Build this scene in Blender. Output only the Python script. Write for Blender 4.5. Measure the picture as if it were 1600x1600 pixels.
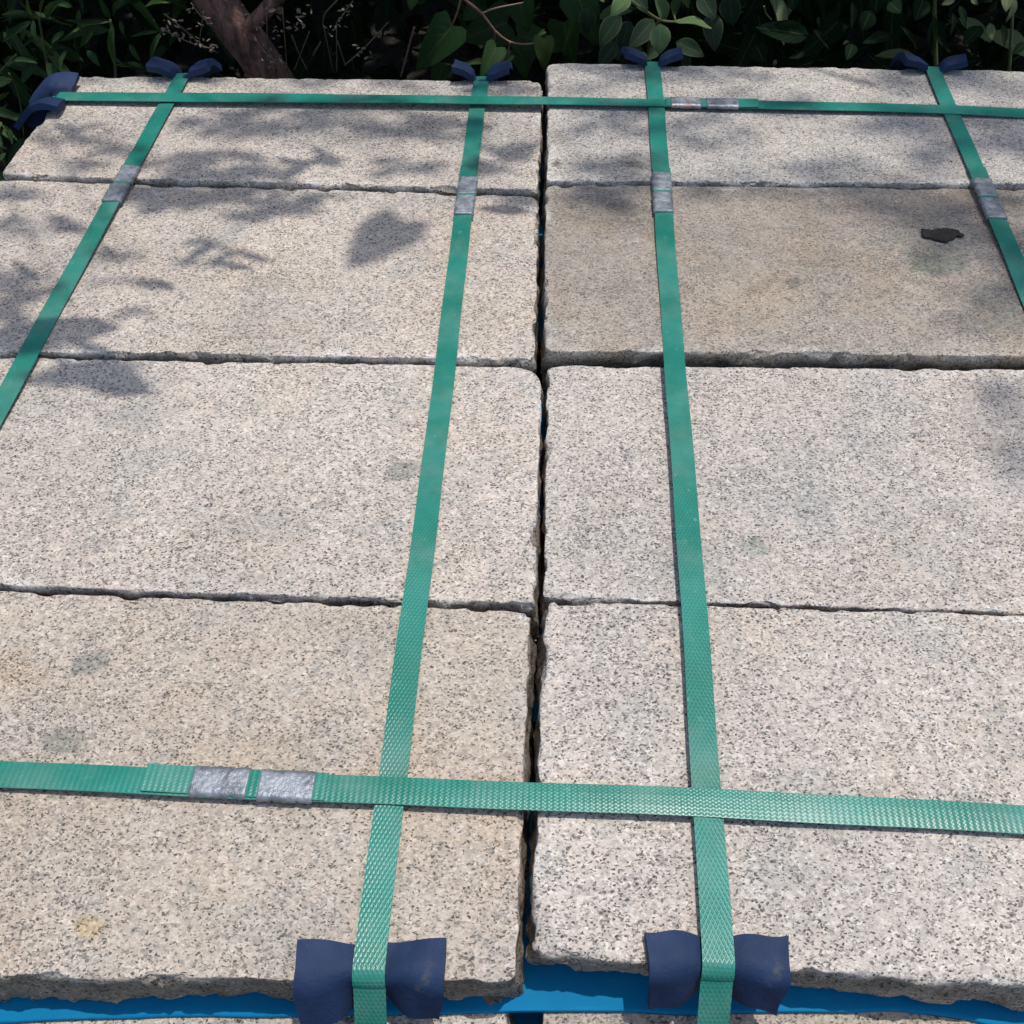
import bpy, bmesh, math, random
import numpy as np
from mathutils import Vector, Matrix, Quaternion

random.seed(11)
RNG = np.random.default_rng(5)
for o in list(bpy.data.objects):
    bpy.data.objects.remove(o)
S = bpy.context.scene
COL = S.collection

# ------------------------------------------------------------------ camera
CAM_H = 0.68                      # metres above the top of the stone stack (z = 0)
cam = bpy.data.cameras.new('camera')
cam.sensor_fit = 'HORIZONTAL'
cam.sensor_width = 36.0
cam.lens = 36.0
cam.clip_start = 0.02
cam.clip_end = 200.0
camo = bpy.data.objects.new('camera', cam)
COL.objects.link(camo)
camo.location = (0, 0, CAM_H)
camo.rotation_euler = (math.radians(90 - 49.899), 0, math.radians(1.914))
S.camera = camo

# ------------------------------------------------------------------ light
SUN_EL, SUN_AZ = 79.5, 60.0        # degrees; azimuth clockwise from +Y
el, az = math.radians(SUN_EL), math.radians(SUN_AZ)
SDIR = Vector((math.sin(az) * math.cos(el), math.cos(az) * math.cos(el), math.sin(el)))
w = bpy.data.worlds.new('World')
S.world = w
w.use_nodes = True
nt = w.node_tree
bg = nt.nodes['Background']
sky = nt.nodes.new('ShaderNodeTexSky')
sky.sky_type = 'NISHITA'
sky.sun_disc = False
sky.sun_elevation = el
sky.sun_rotation = az
sky.air_density = 1.2
sky.dust_density = 2.0
nt.links.new(sky.outputs[0], bg.inputs[0])
bg.inputs[1].default_value = 0.15
sl = bpy.data.lights.new('sun', 'SUN')
sl.energy = 3.2
sl.angle = math.radians(0.53)
sl.color = (1.0, 0.95, 0.88)
slo = bpy.data.objects.new('sun', sl)
COL.objects.link(slo)
slo.rotation_euler = (-SDIR).to_track_quat('-Z', 'Y').to_euler()
slo.location = SDIR * 8
S.view_settings.view_transform = 'Standard'
S.view_settings.look = 'None'
S.view_settings.exposure = 0.0
S.view_settings.gamma = 1.0
S.view_settings.use_curve_mapping = False
S.render.engine = 'CYCLES'
S.cycles.max_bounces = 6
S.cycles.diffuse_bounces = 3
S.cycles.transmission_bounces = 3

LEAVES = {'lance':[[-0.8085,1.5989,-0.0528,-0.8676,1.5913,-0.0846,0.0124,0.6],[-0.8286,1.6117,-0.0687,-0.8394,1.6028,-0.0879,0.01,0.4],[-0.7978,1.5853,-0.0449,-0.7987,1.5703,-0.0752,0.0116,0.6],[-0.8233,1.6534,-0.066,-0.8349,1.6284,-0.0341,0.0077,0.8],[-0.8329,1.6412,-0.0574,-0.8715,1.6307,-0.0582,0.0076,0.7],[-0.8177,1.6229,-0.0556,-0.81,1.611,-0.0231,0.0075,0.7],[-0.7882,1.5938,-0.0422,-0.7689,1.5862,-0.0087,0.0074,0.5],[-0.7844,1.5972,-0.0468,-0.7382,1.569,-0.0055,0.0149,0.4],[-0.8358,1.6463,-0.0696,-0.8679,1.6211,-0.0621,0.0068,0.4],[-0.8255,1.644,-0.0952,-0.8597,1.6342,-0.1133,0.0069,0.3],[-0.6864,1.6048,-0.052,-0.7488,1.5841,-0.046,0.0091,0.6],[-0.7016,1.6386,-0.0699,-0.7707,1.6122,-0.0796,0.0093,0.8],[-0.7028,1.6504,-0.0794,-0.7214,1.6432,-0.1451,0.0128,0.7],[-0.6895,1.6285,-0.0562,-0.6559,1.6067,-0.019,0.0151,0.5],[-0.6769,1.6205,-0.0605,-0.6725,1.611,-0.08,0.0084,0.4],[-0.6899,1.6179,-0.0563,-0.6946,1.6107,-0.0197,0.0117,0.4],[-0.8497,1.6548,-0.1431,-0.8786,1.6281,-0.128,0.0142,0.4],[-0.8042,1.6238,-0.122,-0.8066,1.6113,-0.0964,0.0103,0.5],[-0.8299,1.6527,-0.1339,-0.788,1.6334,-0.1083,0.007,0.6],[-0.8544,1.6506,-0.1456,-0.8768,1.6244,-0.1686,0.0193,0.25],[-0.8181,1.6207,-0.1303,-0.7972,1.6053,-0.1592,0.0207,0.2],[-0.8038,1.6279,-0.1371,-0.7794,1.6121,-0.1464,0.0139,0.2],[-0.6061,1.5929,-0.0648,-0.6321,1.5803,-0.1057,0.0099,0.45],[-0.6272,1.645,-0.0875,-0.6767,1.6389,-0.0939,0.0077,0.4],[-0.6162,1.5837,-0.021,-0.5694,1.563,-0.0028,0.0097,0.9],[-0.7364,1.6024,-0.0309,-0.7615,1.5841,-0.017,0.0115,0.2],[-0.7351,1.6177,-0.0424,-0.7383,1.6041,-0.0753,0.0133,0.2],[-0.7394,1.6598,-0.0893,-0.7707,1.6499,-0.1211,0.0121,0.15],[-0.7677,1.613,-0.0749,-0.7933,1.603,-0.0906,0.0101,0.3],[-0.7485,1.6306,-0.1132,-0.7311,1.6187,-0.1348,0.0138,0.15],[-0.8631,1.6085,-0.0743,-0.8501,1.5848,-0.0929,0.0085,0.3],[-0.771,1.6057,-0.1016,-0.787,1.5867,-0.1268,0.0102,0.3],[-0.6857,1.6523,-0.1122,-0.6724,1.6448,-0.1398,0.0104,0.2],[-0.6863,1.5849,-0.1038,-0.673,1.5742,-0.1084,0.005,0.6],[-0.904,1.5659,-0.21,-0.8763,1.5455,-0.2264,0.0074,0.8],[-0.8854,1.5342,-0.1874,-0.8848,1.521,-0.1907,0.0073,1.0],[-0.8852,1.5307,-0.1977,-0.8735,1.5142,-0.2052,0.0088,0.7],[-0.8689,1.5226,-0.1929,-0.8623,1.5001,-0.2078,0.0087,0.6],[-0.8584,1.5738,-0.1917,-0.8827,1.5449,-0.1856,0.0067,0.6],[-0.9047,1.5641,-0.1981,-0.8669,1.5351,-0.1573,0.0074,0.4],[-0.8191,1.5211,-0.0776,-0.7766,1.5089,-0.0736,0.0096,0.3],[-0.9021,1.578,-0.1748,-0.8655,1.5536,-0.1477,0.0089,0.3],[-0.908,1.5446,-0.217,-0.8886,1.516,-0.2238,0.0105,0.4],[-0.9128,1.5572,-0.2566,-0.9225,1.5318,-0.2662,0.0092,0.3]],'heart':[[-0.142,1.5435,-0.0255,-0.2007,1.5337,-0.0921,0.0624,0.5],[-0.198,1.5555,0.0155,-0.2034,1.5471,-0.0058,0.0232,0.4],[-0.0765,1.5753,-0.0719,-0.1008,1.5462,-0.1059,0.0374,0.6],[0.0279,1.68,-0.0801,0.0461,1.6748,-0.1462,0.0676,0.25],[-0.0033,1.5618,-0.0514,-0.002,1.5526,-0.0983,0.035,0.85],[-0.0036,1.5913,-0.0532,-0.021,1.5773,-0.0574,0.008,1.0],[-0.045,1.75,-0.0819,-0.0304,1.7426,-0.1268,0.0522,0.2],[-0.1036,1.5993,-0.1063,-0.1391,1.5837,-0.1068,0.0116,0.5],[-0.0569,1.64,-0.1135,-0.0771,1.6335,-0.1314,0.0203,0.5],[-0.1215,1.8,-0.1083,-0.145,1.7908,-0.1293,0.0358,0.15],[-0.0489,1.85,-0.2071,-0.033,1.8413,-0.2574,0.049,0.12]],'broad':[[0.1643,1.5,0.0027,0.1666,1.4827,-0.0346,0.0307,0.9],[0.1598,1.55,-0.0138,0.1248,1.52,-0.0431,0.0293,0.55],[0.1886,1.53,-0.0075,0.2406,1.5118,-0.0045,0.0272,0.8],[0.1807,1.571,-0.023,0.1597,1.5557,0.019,0.0221,0.8],[0.1296,1.5795,0.01,0.1508,1.5626,-0.0097,0.0201,0.6],[0.1214,1.5497,0.0181,0.0935,1.5344,-0.0018,0.029,0.7],[0.1134,1.6,-0.0299,0.0815,1.5845,-0.0713,0.0319,0.4],[0.2225,1.5499,0.0238,0.2461,1.5227,0.0004,0.0272,0.65],[0.2026,1.6,-0.0702,0.2475,1.5825,-0.0833,0.0257,0.5],[0.1162,1.66,-0.1015,0.0854,1.6486,-0.1379,0.0321,0.25],[0.1366,1.7,-0.0841,0.123,1.6898,-0.1311,0.0287,0.2],[0.1708,1.5493,-0.0579,0.1524,1.5225,-0.0613,0.0142,0.55],[0.292,1.7,-0.039,0.303,1.6937,-0.0897,0.0365,0.3],[0.1885,1.5771,-0.0125,0.1933,1.558,-0.0177,0.0047,1.0],[0.1901,1.5796,-0.0182,0.1975,1.5645,0.0143,0.0173,0.5],[0.207,1.576,-0.0056,0.2065,1.5547,0.0216,0.0187,0.5],[0.0738,1.5716,0.008,0.0837,1.548,0.0123,0.0093,1.0],[0.0698,1.72,-0.0705,0.0652,1.7127,-0.1132,0.0304,0.15],[0.1615,1.66,-0.1162,0.1439,1.6332,-0.1223,0.0203,0.15]],'dark':[[0.3974,1.56,-0.0388,0.3115,1.5319,-0.0148,0.0312,0.6],[0.4172,1.6469,-0.1058,0.3908,1.6255,-0.106,0.0099,0.6],[0.4841,1.684,-0.0406,0.4894,1.6629,-0.0769,0.0146,0.5],[0.4317,1.6852,-0.0847,0.4635,1.667,-0.1112,0.0084,0.4],[0.5558,1.6724,-0.0886,0.5084,1.6502,-0.089,0.0199,0.35],[0.4902,1.6415,-0.0885,0.4783,1.6134,-0.1003,0.0197,0.3],[0.3907,1.6965,-0.0409,0.3971,1.6896,-0.0606,0.0181,0.5],[0.3468,1.6977,-0.1174,0.3601,1.6686,-0.1345,0.0307,0.25],[0.4329,1.6735,-0.0611,0.4384,1.6674,-0.0748,0.0066,0.6],[0.5235,1.6919,-0.0355,0.5256,1.6837,-0.061,0.0279,0.25],[0.6692,1.56,0.0259,0.6672,1.5383,0.0109,0.0163,1.0],[0.6745,1.54,0.0287,0.6714,1.5308,-0.0021,0.0126,1.3],[0.6969,1.6508,-0.0567,0.7025,1.6316,-0.0756,0.0129,0.95],[0.7201,1.6597,-0.0604,0.726,1.6315,-0.0842,0.0114,0.5],[0.5853,1.6175,-0.0197,0.5714,1.6124,-0.0294,0.0095,0.5],[0.6399,1.6738,-0.0292,0.6203,1.6685,-0.0376,0.0113,0.7],[0.6631,1.6701,-0.0289,0.6742,1.6622,-0.0341,0.008,0.7],[0.6466,1.6648,-0.0364,0.6583,1.6402,-0.0582,0.0111,0.45],[0.6954,1.6702,-0.0705,0.6667,1.6515,-0.0921,0.0263,0.4],[0.7741,1.6703,-0.096,0.755,1.6603,-0.1102,0.0149,0.45],[0.6088,1.6537,-0.0481,0.6222,1.6405,-0.1112,0.0146,0.25],[0.623,1.6713,-0.0804,0.6518,1.647,-0.1054,0.0099,0.3],[0.6301,1.6377,-0.0359,0.6319,1.6196,-0.0645,0.0096,0.25],[0.5443,1.6021,-0.0418,0.5801,1.5963,-0.0755,0.0079,0.35],[0.53,1.6476,-0.0258,0.5479,1.6303,-0.0338,0.0255,0.25],[0.5895,1.6692,-0.0264,0.5805,1.649,-0.0544,0.0322,0.15],[0.4951,1.6111,-0.0229,0.4848,1.597,-0.0483,0.0281,0.15]]}
STEMS = {'heart':[[[[-0.1406,1.6,0.002],[-0.126,1.61,-0.0159],[-0.1015,1.62,-0.0404],[-0.0813,1.63,-0.0722],[-0.0577,1.64,-0.094],[-0.0285,1.65,-0.1016],[-0.0034,1.66,-0.0983]],0.0028,0.0012],[[[-0.1009,1.61,-0.036],[-0.0803,1.62,-0.0322],[-0.0371,1.63,-0.0272]],0.0018,0.001],[[[-0.0566,1.61,-0.0798],[-0.0612,1.62,-0.1005],[-0.0701,1.63,-0.1226]],0.0014,0.001],[[[-0.0803,1.61,-0.063],[-0.0828,1.62,-0.0941]],0.0014,0.001],[[[-0.1285,1.57,0.0043],[-0.1366,1.58,-0.0232],[-0.1463,1.59,-0.0468]],0.0016,0.0012],[[[-0.2212,1.72,-0.1089],[-0.2337,1.73,-0.1454],[-0.2541,1.74,-0.2058]],0.002,0.0015]],'broad':[[[[0.0952,1.56,0.0266],[0.1433,1.57,-0.0085],[0.1709,1.58,-0.028],[0.1929,1.59,-0.0353],[0.2049,1.6,-0.0364]],0.0035,0.0015],[[[0.1687,1.56,-0.019],[0.1599,1.57,-0.0488],[0.1622,1.58,-0.0975]],0.002,0.004]],'lance':[[[[-0.8249,1.66,-0.0739],[-0.839,1.67,-0.1335],[-0.8585,1.68,-0.2156]],0.002,0.003],[[[-0.7083,1.66,-0.0771],[-0.7218,1.67,-0.1352],[-0.7445,1.68,-0.2136]],0.002,0.003],[[[-0.8593,1.62,-0.0846],[-0.8585,1.63,-0.1233]],0.0012,0.001],[[[-0.8629,1.62,-0.1168],[-0.9077,1.63,-0.1522]],0.0018,0.001],[[[-0.8773,1.6,-0.1391],[-0.8795,1.61,-0.1668],[-0.8905,1.62,-0.2111],[-0.9101,1.63,-0.2673]],0.0014,0.0014],[[[-0.9264,1.6,-0.2247],[-0.9468,1.61,-0.2799],[-0.9596,1.62,-0.3203]],0.002,0.003]],'dark':[[[[0.3291,1.6,-0.0143],[0.3363,1.61,-0.0295],[0.3482,1.62,-0.0433]],0.0014,0.001],[[[0.7216,1.66,-0.0159],[0.7441,1.67,-0.0779],[0.7753,1.68,-0.1688]],0.002,0.003],[[[0.608,1.68,-0.026],[0.63,1.69,-0.0889],[0.6646,1.7,-0.181]],0.003,0.004]],'weed':[[[[-0.4231,1.66,-0.0548],[-0.43,1.67,-0.1045],[-0.4384,1.68,-0.1694]],0.0011,0.0009],[[[-0.4503,1.66,-0.0617],[-0.4594,1.67,-0.1101],[-0.4693,1.68,-0.1681]],0.0011,0.0009],[[[-0.4775,1.66,-0.1023],[-0.4637,1.67,-0.1381],[-0.439,1.68,-0.1676]],0.0011,0.0009],[[[-0.4152,1.66,-0.0979],[-0.4106,1.67,-0.1337],[-0.4034,1.68,-0.167]],0.0011,0.0009],[[[-0.385,1.66,-0.0907],[-0.4065,1.67,-0.1301],[-0.4265,1.68,-0.1674]],0.0011,0.0009],[[[-0.3709,1.66,-0.1109],[-0.3862,1.67,-0.1333]],0.0011,0.0009],[[[-0.5693,1.66,-0.0487],[-0.5621,1.67,-0.0728],[-0.5508,1.68,-0.0956]],0.0011,0.0009],[[[-0.6174,1.66,-0.0658],[-0.5936,1.67,-0.0968],[-0.5764,1.68,-0.1236],[-0.5533,1.69,-0.1439]],0.0011,0.0009],[[[-0.6214,1.66,-0.0943],[-0.593,1.67,-0.1157],[-0.5591,1.68,-0.1321]],0.0011,0.0009],[[[-0.5521,1.66,-0.0616],[-0.5739,1.67,-0.1154]],0.0011,0.0009],[[[-0.3371,1.68,-0.0492],[-0.366,1.69,-0.0821],[-0.3676,1.7,-0.1262],[-0.3662,1.71,-0.1833]],0.0012,0.0009],[[[-0.3436,1.68,-0.0857],[-0.3557,1.69,-0.1731]],0.0012,0.0009],[[[-0.3457,1.68,-0.1148],[-0.3393,1.69,-0.1637]],0.0012,0.0009],[[[-0.3369,1.68,-0.1551],[-0.3018,1.69,-0.1292],[-0.2611,1.7,-0.0918]],0.0012,0.0009],[[[-0.3121,1.68,-0.0504],[-0.3357,1.69,-0.08],[-0.3477,1.7,-0.0948]],0.0012,0.0009],[[[-0.3737,1.68,-0.1169],[-0.3936,1.69,-0.1466]],0.0012,0.0009]]}
HUSKS = [[-0.6137,1.6603,-0.1001,0.01,-1.0],[-0.6218,1.6287,-0.0842,0.0064,-0.03],[-0.5974,1.6473,-0.1055,0.0103,0.03],[-0.5969,1.614,-0.055,0.0103,-0.73],[-0.622,1.6579,-0.0759,0.006,0.9],[-0.6177,1.6303,-0.0745,0.0083,0.97],[-0.6018,1.6427,-0.0895,0.0079,0.52],[-0.6194,1.6609,-0.0902,0.0071,0.64],[-0.605,1.6466,-0.0959,0.0069,0.99],[-0.6183,1.6621,-0.0844,0.0097,0.27],[-0.6084,1.6317,-0.0832,0.009,-0.88],[-0.6144,1.6207,-0.0718,0.0104,-0.31],[-0.6119,1.6156,-0.079,0.0074,1.05],[-0.6225,1.628,-0.0612,0.0051,-1.15],[-0.595,1.6584,-0.0957,0.0107,-0.82],[-0.6323,1.6663,-0.0949,0.0096,1.12],[-0.5972,1.6347,-0.0641,0.0087,0.8],[-0.5751,1.6259,-0.075,0.0104,0.49],[-0.5806,1.6276,-0.0825,0.011,0.96],[-0.5754,1.607,-0.0795,0.0075,-1.17],[-0.5941,1.6269,-0.0686,0.0072,1.08],[-0.5662,1.6484,-0.1078,0.0109,1.01],[-0.5547,1.6055,-0.0868,0.0063,1.03],[-0.5321,1.6043,-0.0958,0.0068,1.08],[-0.5839,1.6228,-0.0604,0.0108,-0.57],[-0.5534,1.5919,-0.0763,0.0069,-0.91],[-0.5972,1.6434,-0.07,0.0092,0.56],[-0.5494,1.6332,-0.0976,0.0084,0.47],[-0.5479,1.5993,-0.086,0.0101,-0.04],[-0.5842,1.6054,-0.0613,0.0073,0.44],[-0.5421,1.6154,-0.1065,0.0052,0.9],[-0.5848,1.5994,-0.0469,0.0101,0.78],[-0.5915,1.6331,-0.0744,0.0061,0.78],[-0.5402,1.6462,-0.1136,0.0073,0.83],[-0.5465,1.6272,-0.1055,0.0105,-0.47],[-0.54,1.5922,-0.0768,0.0088,-0.59],[-0.5501,1.6437,-0.1124,0.0088,-0.39],[-0.5408,1.643,-0.1078,0.009,0.48],[-0.5685,1.6112,-0.0855,0.0055,0.51],[-0.5661,1.605,-0.0778,0.0062,-1.03],[-0.5314,1.597,-0.0855,0.0109,0.78],[-0.5584,1.6274,-0.0905,0.0087,-1.16],[-0.4485,1.5987,-0.0619,0.0072,0.94],[-0.4564,1.6133,-0.0634,0.0086,-1.12],[-0.4559,1.6418,-0.0667,0.0068,0.46],[-0.457,1.6005,-0.0572,0.0051,0.93],[-0.4671,1.6144,-0.0835,0.0088,0.82],[-0.467,1.6207,-0.0505,0.0052,-0.57],[-0.4673,1.6355,-0.0566,0.0055,1.17],[-0.4762,1.646,-0.058,0.009,0.94],[-0.4515,1.6173,-0.0656,0.0109,-0.8],[-0.474,1.6483,-0.0591,0.0068,0.16],[-0.4628,1.6408,-0.0766,0.0061,0.52],[-0.4719,1.6024,-0.0251,0.0052,-0.42],[-0.3823,1.6319,-0.054,0.0109,-0.79],[-0.375,1.651,-0.051,0.0109,-1.06],[-0.4388,1.6606,-0.0842,0.0056,-0.72],[-0.391,1.6424,-0.0465,0.0072,0.58],[-0.4215,1.6192,-0.0699,0.0063,-0.63],[-0.4026,1.6306,-0.0771,0.0072,0.5],[-0.4422,1.6689,-0.1027,0.0063,-1.14],[-0.3862,1.6663,-0.0517,0.008,-1.1],[-0.3863,1.6184,-0.0418,0.0073,-0.09],[-0.3899,1.6118,-0.0491,0.0097,0.56],[-0.3943,1.6435,-0.0702,0.0104,-0.04],[-0.4434,1.6469,-0.0876,0.0086,0.24],[-0.4167,1.658,-0.0871,0.0058,-1.1],[-0.3849,1.6289,-0.0487,0.0088,-0.79],[-0.402,1.6675,-0.0659,0.0106,-0.58],[-0.3975,1.6319,-0.054,0.0102,-0.73],[-0.393,1.6457,-0.0803,0.0109,-0.86],[-0.4235,1.6592,-0.0854,0.0102,-1.01],[-0.433,1.6426,-0.0774,0.0066,-1.06],[-0.3959,1.6383,-0.0661,0.0067,0.46],[-0.4312,1.635,-0.079,0.005,0.07],[-0.4258,1.636,-0.0778,0.0055,-0.18],[-0.4448,1.6673,-0.1073,0.0099,-0.72],[-0.4056,1.6106,-0.0598,0.005,-0.5],[-0.4066,1.6484,-0.0773,0.009,0.31],[-0.4031,1.6139,-0.0575,0.0076,-0.87],[-0.4546,1.6504,-0.1149,0.0067,0.21],[-0.4681,1.6873,-0.1381,0.0059,0.64],[-0.455,1.6516,-0.1311,0.0096,0.06],[-0.4469,1.6402,-0.1342,0.0079,0.36],[-0.4539,1.6416,-0.1174,0.0107,0.44],[-0.4341,1.65,-0.1258,0.0068,-0.44],[-0.4583,1.659,-0.1343,0.0068,-0.32],[-0.4624,1.6779,-0.1582,0.007,0.8],[-0.4299,1.632,-0.1299,0.005,0.88],[-0.4611,1.6434,-0.1091,0.0065,1.12],[-0.4583,1.6739,-0.1465,0.0067,-0.99],[-0.4349,1.6303,-0.1213,0.011,-0.16],[-0.464,1.6506,-0.121,0.0071,0.44],[-0.4743,1.6644,-0.1397,0.0079,1.05],[-0.4451,1.6352,-0.1099,0.0073,-0.69],[-0.4619,1.6574,-0.1296,0.0094,0.62],[-0.4569,1.6833,-0.1589,0.0074,0.99],[-0.4496,1.6888,-0.1322,0.01,0.51],[-0.3289,1.6646,-0.0556,0.0087,1.02],[-0.3254,1.6827,-0.0695,0.0088,0.41],[-0.3203,1.6826,-0.072,0.0071,-0.19],[-0.3285,1.6819,-0.0716,0.0051,0.48],[-0.3478,1.6468,-0.0783,0.0058,-0.34],[-0.3217,1.6696,-0.0542,0.0109,0.66],[-0.331,1.6745,-0.0878,0.0071,0.02],[-0.3388,1.6745,-0.0762,0.009,-0.59],[-0.3287,1.6406,-0.0735,0.0051,1.09],[-0.3499,1.6791,-0.0987,0.0096,-0.83],[-0.3352,1.6464,-0.0725,0.0053,-1.05],[-0.3245,1.6435,-0.05,0.0098,-1.05],[-0.3307,1.6416,-0.0664,0.0098,-0.67],[-0.314,1.6644,-0.0482,0.0085,0.5],[-0.3476,1.6371,-0.0871,0.0065,-0.97],[-0.3555,1.6826,-0.1063,0.0073,-0.7],[-0.3192,1.6342,-0.0454,0.0101,0.33],[-0.3427,1.6794,-0.0892,0.0092,-0.17],[-0.336,1.6387,-0.0741,0.006,-0.11],[-0.3544,1.652,-0.0824,0.0084,-0.61],[-0.2894,1.6539,-0.118,0.0084,0.91],[-0.2922,1.6395,-0.1078,0.0097,1.05],[-0.2755,1.6626,-0.0993,0.0089,0.27],[-0.3004,1.6343,-0.1037,0.0068,-1.01],[-0.2908,1.6467,-0.1246,0.01,0.65],[-0.3053,1.6462,-0.1067,0.0105,-1.18],[-0.3055,1.6595,-0.1227,0.0103,-0.38],[-0.2863,1.6878,-0.1479,0.006,0.63],[-0.3035,1.6737,-0.1318,0.0078,0.07],[-0.3128,1.6608,-0.127,0.0099,-0.12],[-0.4333,1.6354,-0.037,0.0098,-0.04],[-0.436,1.6349,-0.0446,0.0104,1.01],[-0.4415,1.5951,-0.0259,0.0072,0.11],[-0.4371,1.6205,-0.0352,0.0061,-0.28],[-0.4395,1.6139,-0.0362,0.006,-0.07],[-0.4356,1.6162,-0.0393,0.0092,-1.11],[-0.4207,1.6015,-0.0325,0.0099,-1.12],[-0.4419,1.6363,-0.0513,0.0058,-1.08],[-0.5631,1.6509,-0.0751,0.0072,0.18],[-0.5684,1.6893,-0.0836,0.0096,0.52],[-0.5714,1.6776,-0.0927,0.0056,0.64],[-0.5725,1.6763,-0.0606,0.0054,0.41],[-0.5474,1.6468,-0.0754,0.0095,1.15],[-0.5803,1.6889,-0.0703,0.0105,-1.13],[-0.5794,1.6774,-0.0714,0.0083,1.01],[-0.5478,1.6456,-0.0668,0.0094,0.52],[-0.556,1.6505,-0.0793,0.0065,-0.27],[-0.5625,1.6459,-0.0454,0.0056,0.18]]
CLUMPS = [[-0.1583,0.9524,0.001,0.001,1,0.112,2.2,0,0.0],[-0.3675,1.2105,0.09,0.037,39,0.035,2.8,0,0.4],[-0.2123,1.2157,0.106,0.041,41,0.035,2.8,0,0.4],[-0.1291,1.1982,0.049,0.038,16,0.035,2.6,0,0.4],[-0.4014,1.105,0.077,0.034,23,0.035,2.2,0,0.4],[-0.3275,1.0851,0.046,0.027,11,0.035,2.2,0,0.4],[-0.4334,1.045,0.053,0.029,18,0.0385,2.16,0,0.4],[-0.3547,1.0305,0.06,0.031,20,0.0385,2.16,0,0.4],[-0.3774,0.9344,0.039,0.023,6,0.0315,1.8,0,0.4],[-0.3245,0.9188,0.028,0.011,3,0.028,1.8,0,0.4],[-0.2788,1.0239,0.037,0.023,6,0.042,1.8,0,0.4],[-0.2606,1.0508,0.03,0.016,3,0.035,1.8,0,0.4],[-0.2788,1.1176,0.025,0.02,6,0.035,1.8,0,0.4],[-0.0424,1.0448,0.034,0.021,5,0.035,1.8,0,0.4],[-0.0458,1.1369,0.035,0.035,10,0.035,2.0,0,0.4],[-0.0832,1.1044,0.031,0.02,3,0.035,2.0,0,0.4],[-0.5466,0.8557,0.037,0.048,9,0.049,1.98,0,0.4],[-0.5351,0.7937,0.026,0.025,4,0.049,1.8,0,0.4],[-0.4734,0.7859,0.029,0.025,4,0.063,1.62,0,0.4],[-0.4474,0.7435,0.028,0.019,3,0.07,1.62,0,0.4],[-0.5719,0.9824,0.044,0.035,10,0.0385,1.98,0,0.4],[-0.4304,0.8803,0.048,0.009,6,0.028,1.8,0,0.4],[-0.4685,0.929,0.028,0.012,4,0.028,1.8,0,0.4],[-0.5956,1.175,0.056,0.024,8,0.035,2.2,0,0.4],[-0.5207,1.14,0.047,0.02,6,0.035,2.2,0,0.4],[-0.4196,0.8282,0.023,0.006,2,0.028,1.8,0,0.4],[-0.5417,1.1031,0.047,0.017,4,0.028,2.2,0,0.4],[-0.4731,1.3093,0.103,0.017,9,0.035,3.0,0,0.4],[-0.249,1.3082,0.128,0.021,10,0.035,3.0,0,0.4],[-0.0607,1.3059,0.051,0.02,10,0.035,3.0,0,0.4],[-0.5958,1.3139,0.026,0.014,2,0.035,2.6,0,0.4],[-0.1609,1.1088,0.054,0.02,6,0.035,2.2,0,0.4],[-0.6159,1.0456,0.038,0.019,6,0.035,2.16,0,0.4],[0.0759,1.3277,0.069,0.042,13,0.045,3.64,0,0.6],[0.0736,1.2284,0.065,0.028,8,0.045,3.36,0,0.6],[0.1277,1.169,0.032,0.074,5,0.045,3.36,0,0.6],[0.0554,1.1021,0.046,0.017,5,0.045,3.08,0,0.6],[0.2091,1.1943,0.048,0.037,6,0.045,3.64,0,0.6],[0.0846,1.0557,0.045,0.029,6,0.045,3.08,0,0.6],[0.2319,1.3504,0.069,0.032,10,0.045,3.92,0,0.6],[0.2737,1.2671,0.083,0.025,7,0.045,3.92,0,0.6],[0.5239,1.3514,0.112,0.053,24,0.0525,5.6,0,0.6],[0.4962,1.1963,0.112,0.076,36,0.0525,5.6,0,0.6],[0.4483,1.0547,0.104,0.052,22,0.0525,5.32,0,0.6],[0.5032,0.958,0.042,0.083,15,0.0525,5.04,0,0.6],[0.4412,0.9618,0.028,0.03,3,0.045,4.48,0,0.6],[0.4338,0.8464,0.04,0.041,4,0.045,4.76,0,0.6],[0.4532,0.7065,0.03,0.052,5,0.0525,5.04,0,0.6],[0.4438,0.6328,0.017,0.047,2,0.0525,5.04,0,0.6],[0.2642,1.0617,0.09,0.027,7,0.045,4.48,0,0.6],[0.6264,1.1565,0.047,0.176,28,0.0525,5.6,0,0.6],[0.5591,0.8506,0.04,0.125,16,0.0525,5.32,0,0.6],[0.325,1.118,0.046,0.028,4,0.045,4.76,0,0.6]]
TRUNK = [[-0.4786,1.8,-0.3273],[-0.4917,1.79,-0.253],[-0.5129,1.78,-0.1891],[-0.5412,1.77,-0.1319],[-0.5687,1.77,-0.0807],[-0.592,1.77,-0.0197]]
BRANCH = [[-0.5204,1.77,-0.1393],[-0.4889,1.75,-0.1112],[-0.4557,1.74,-0.0767],[-0.4227,1.73,-0.0314]]

GROUND = -0.51
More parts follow.
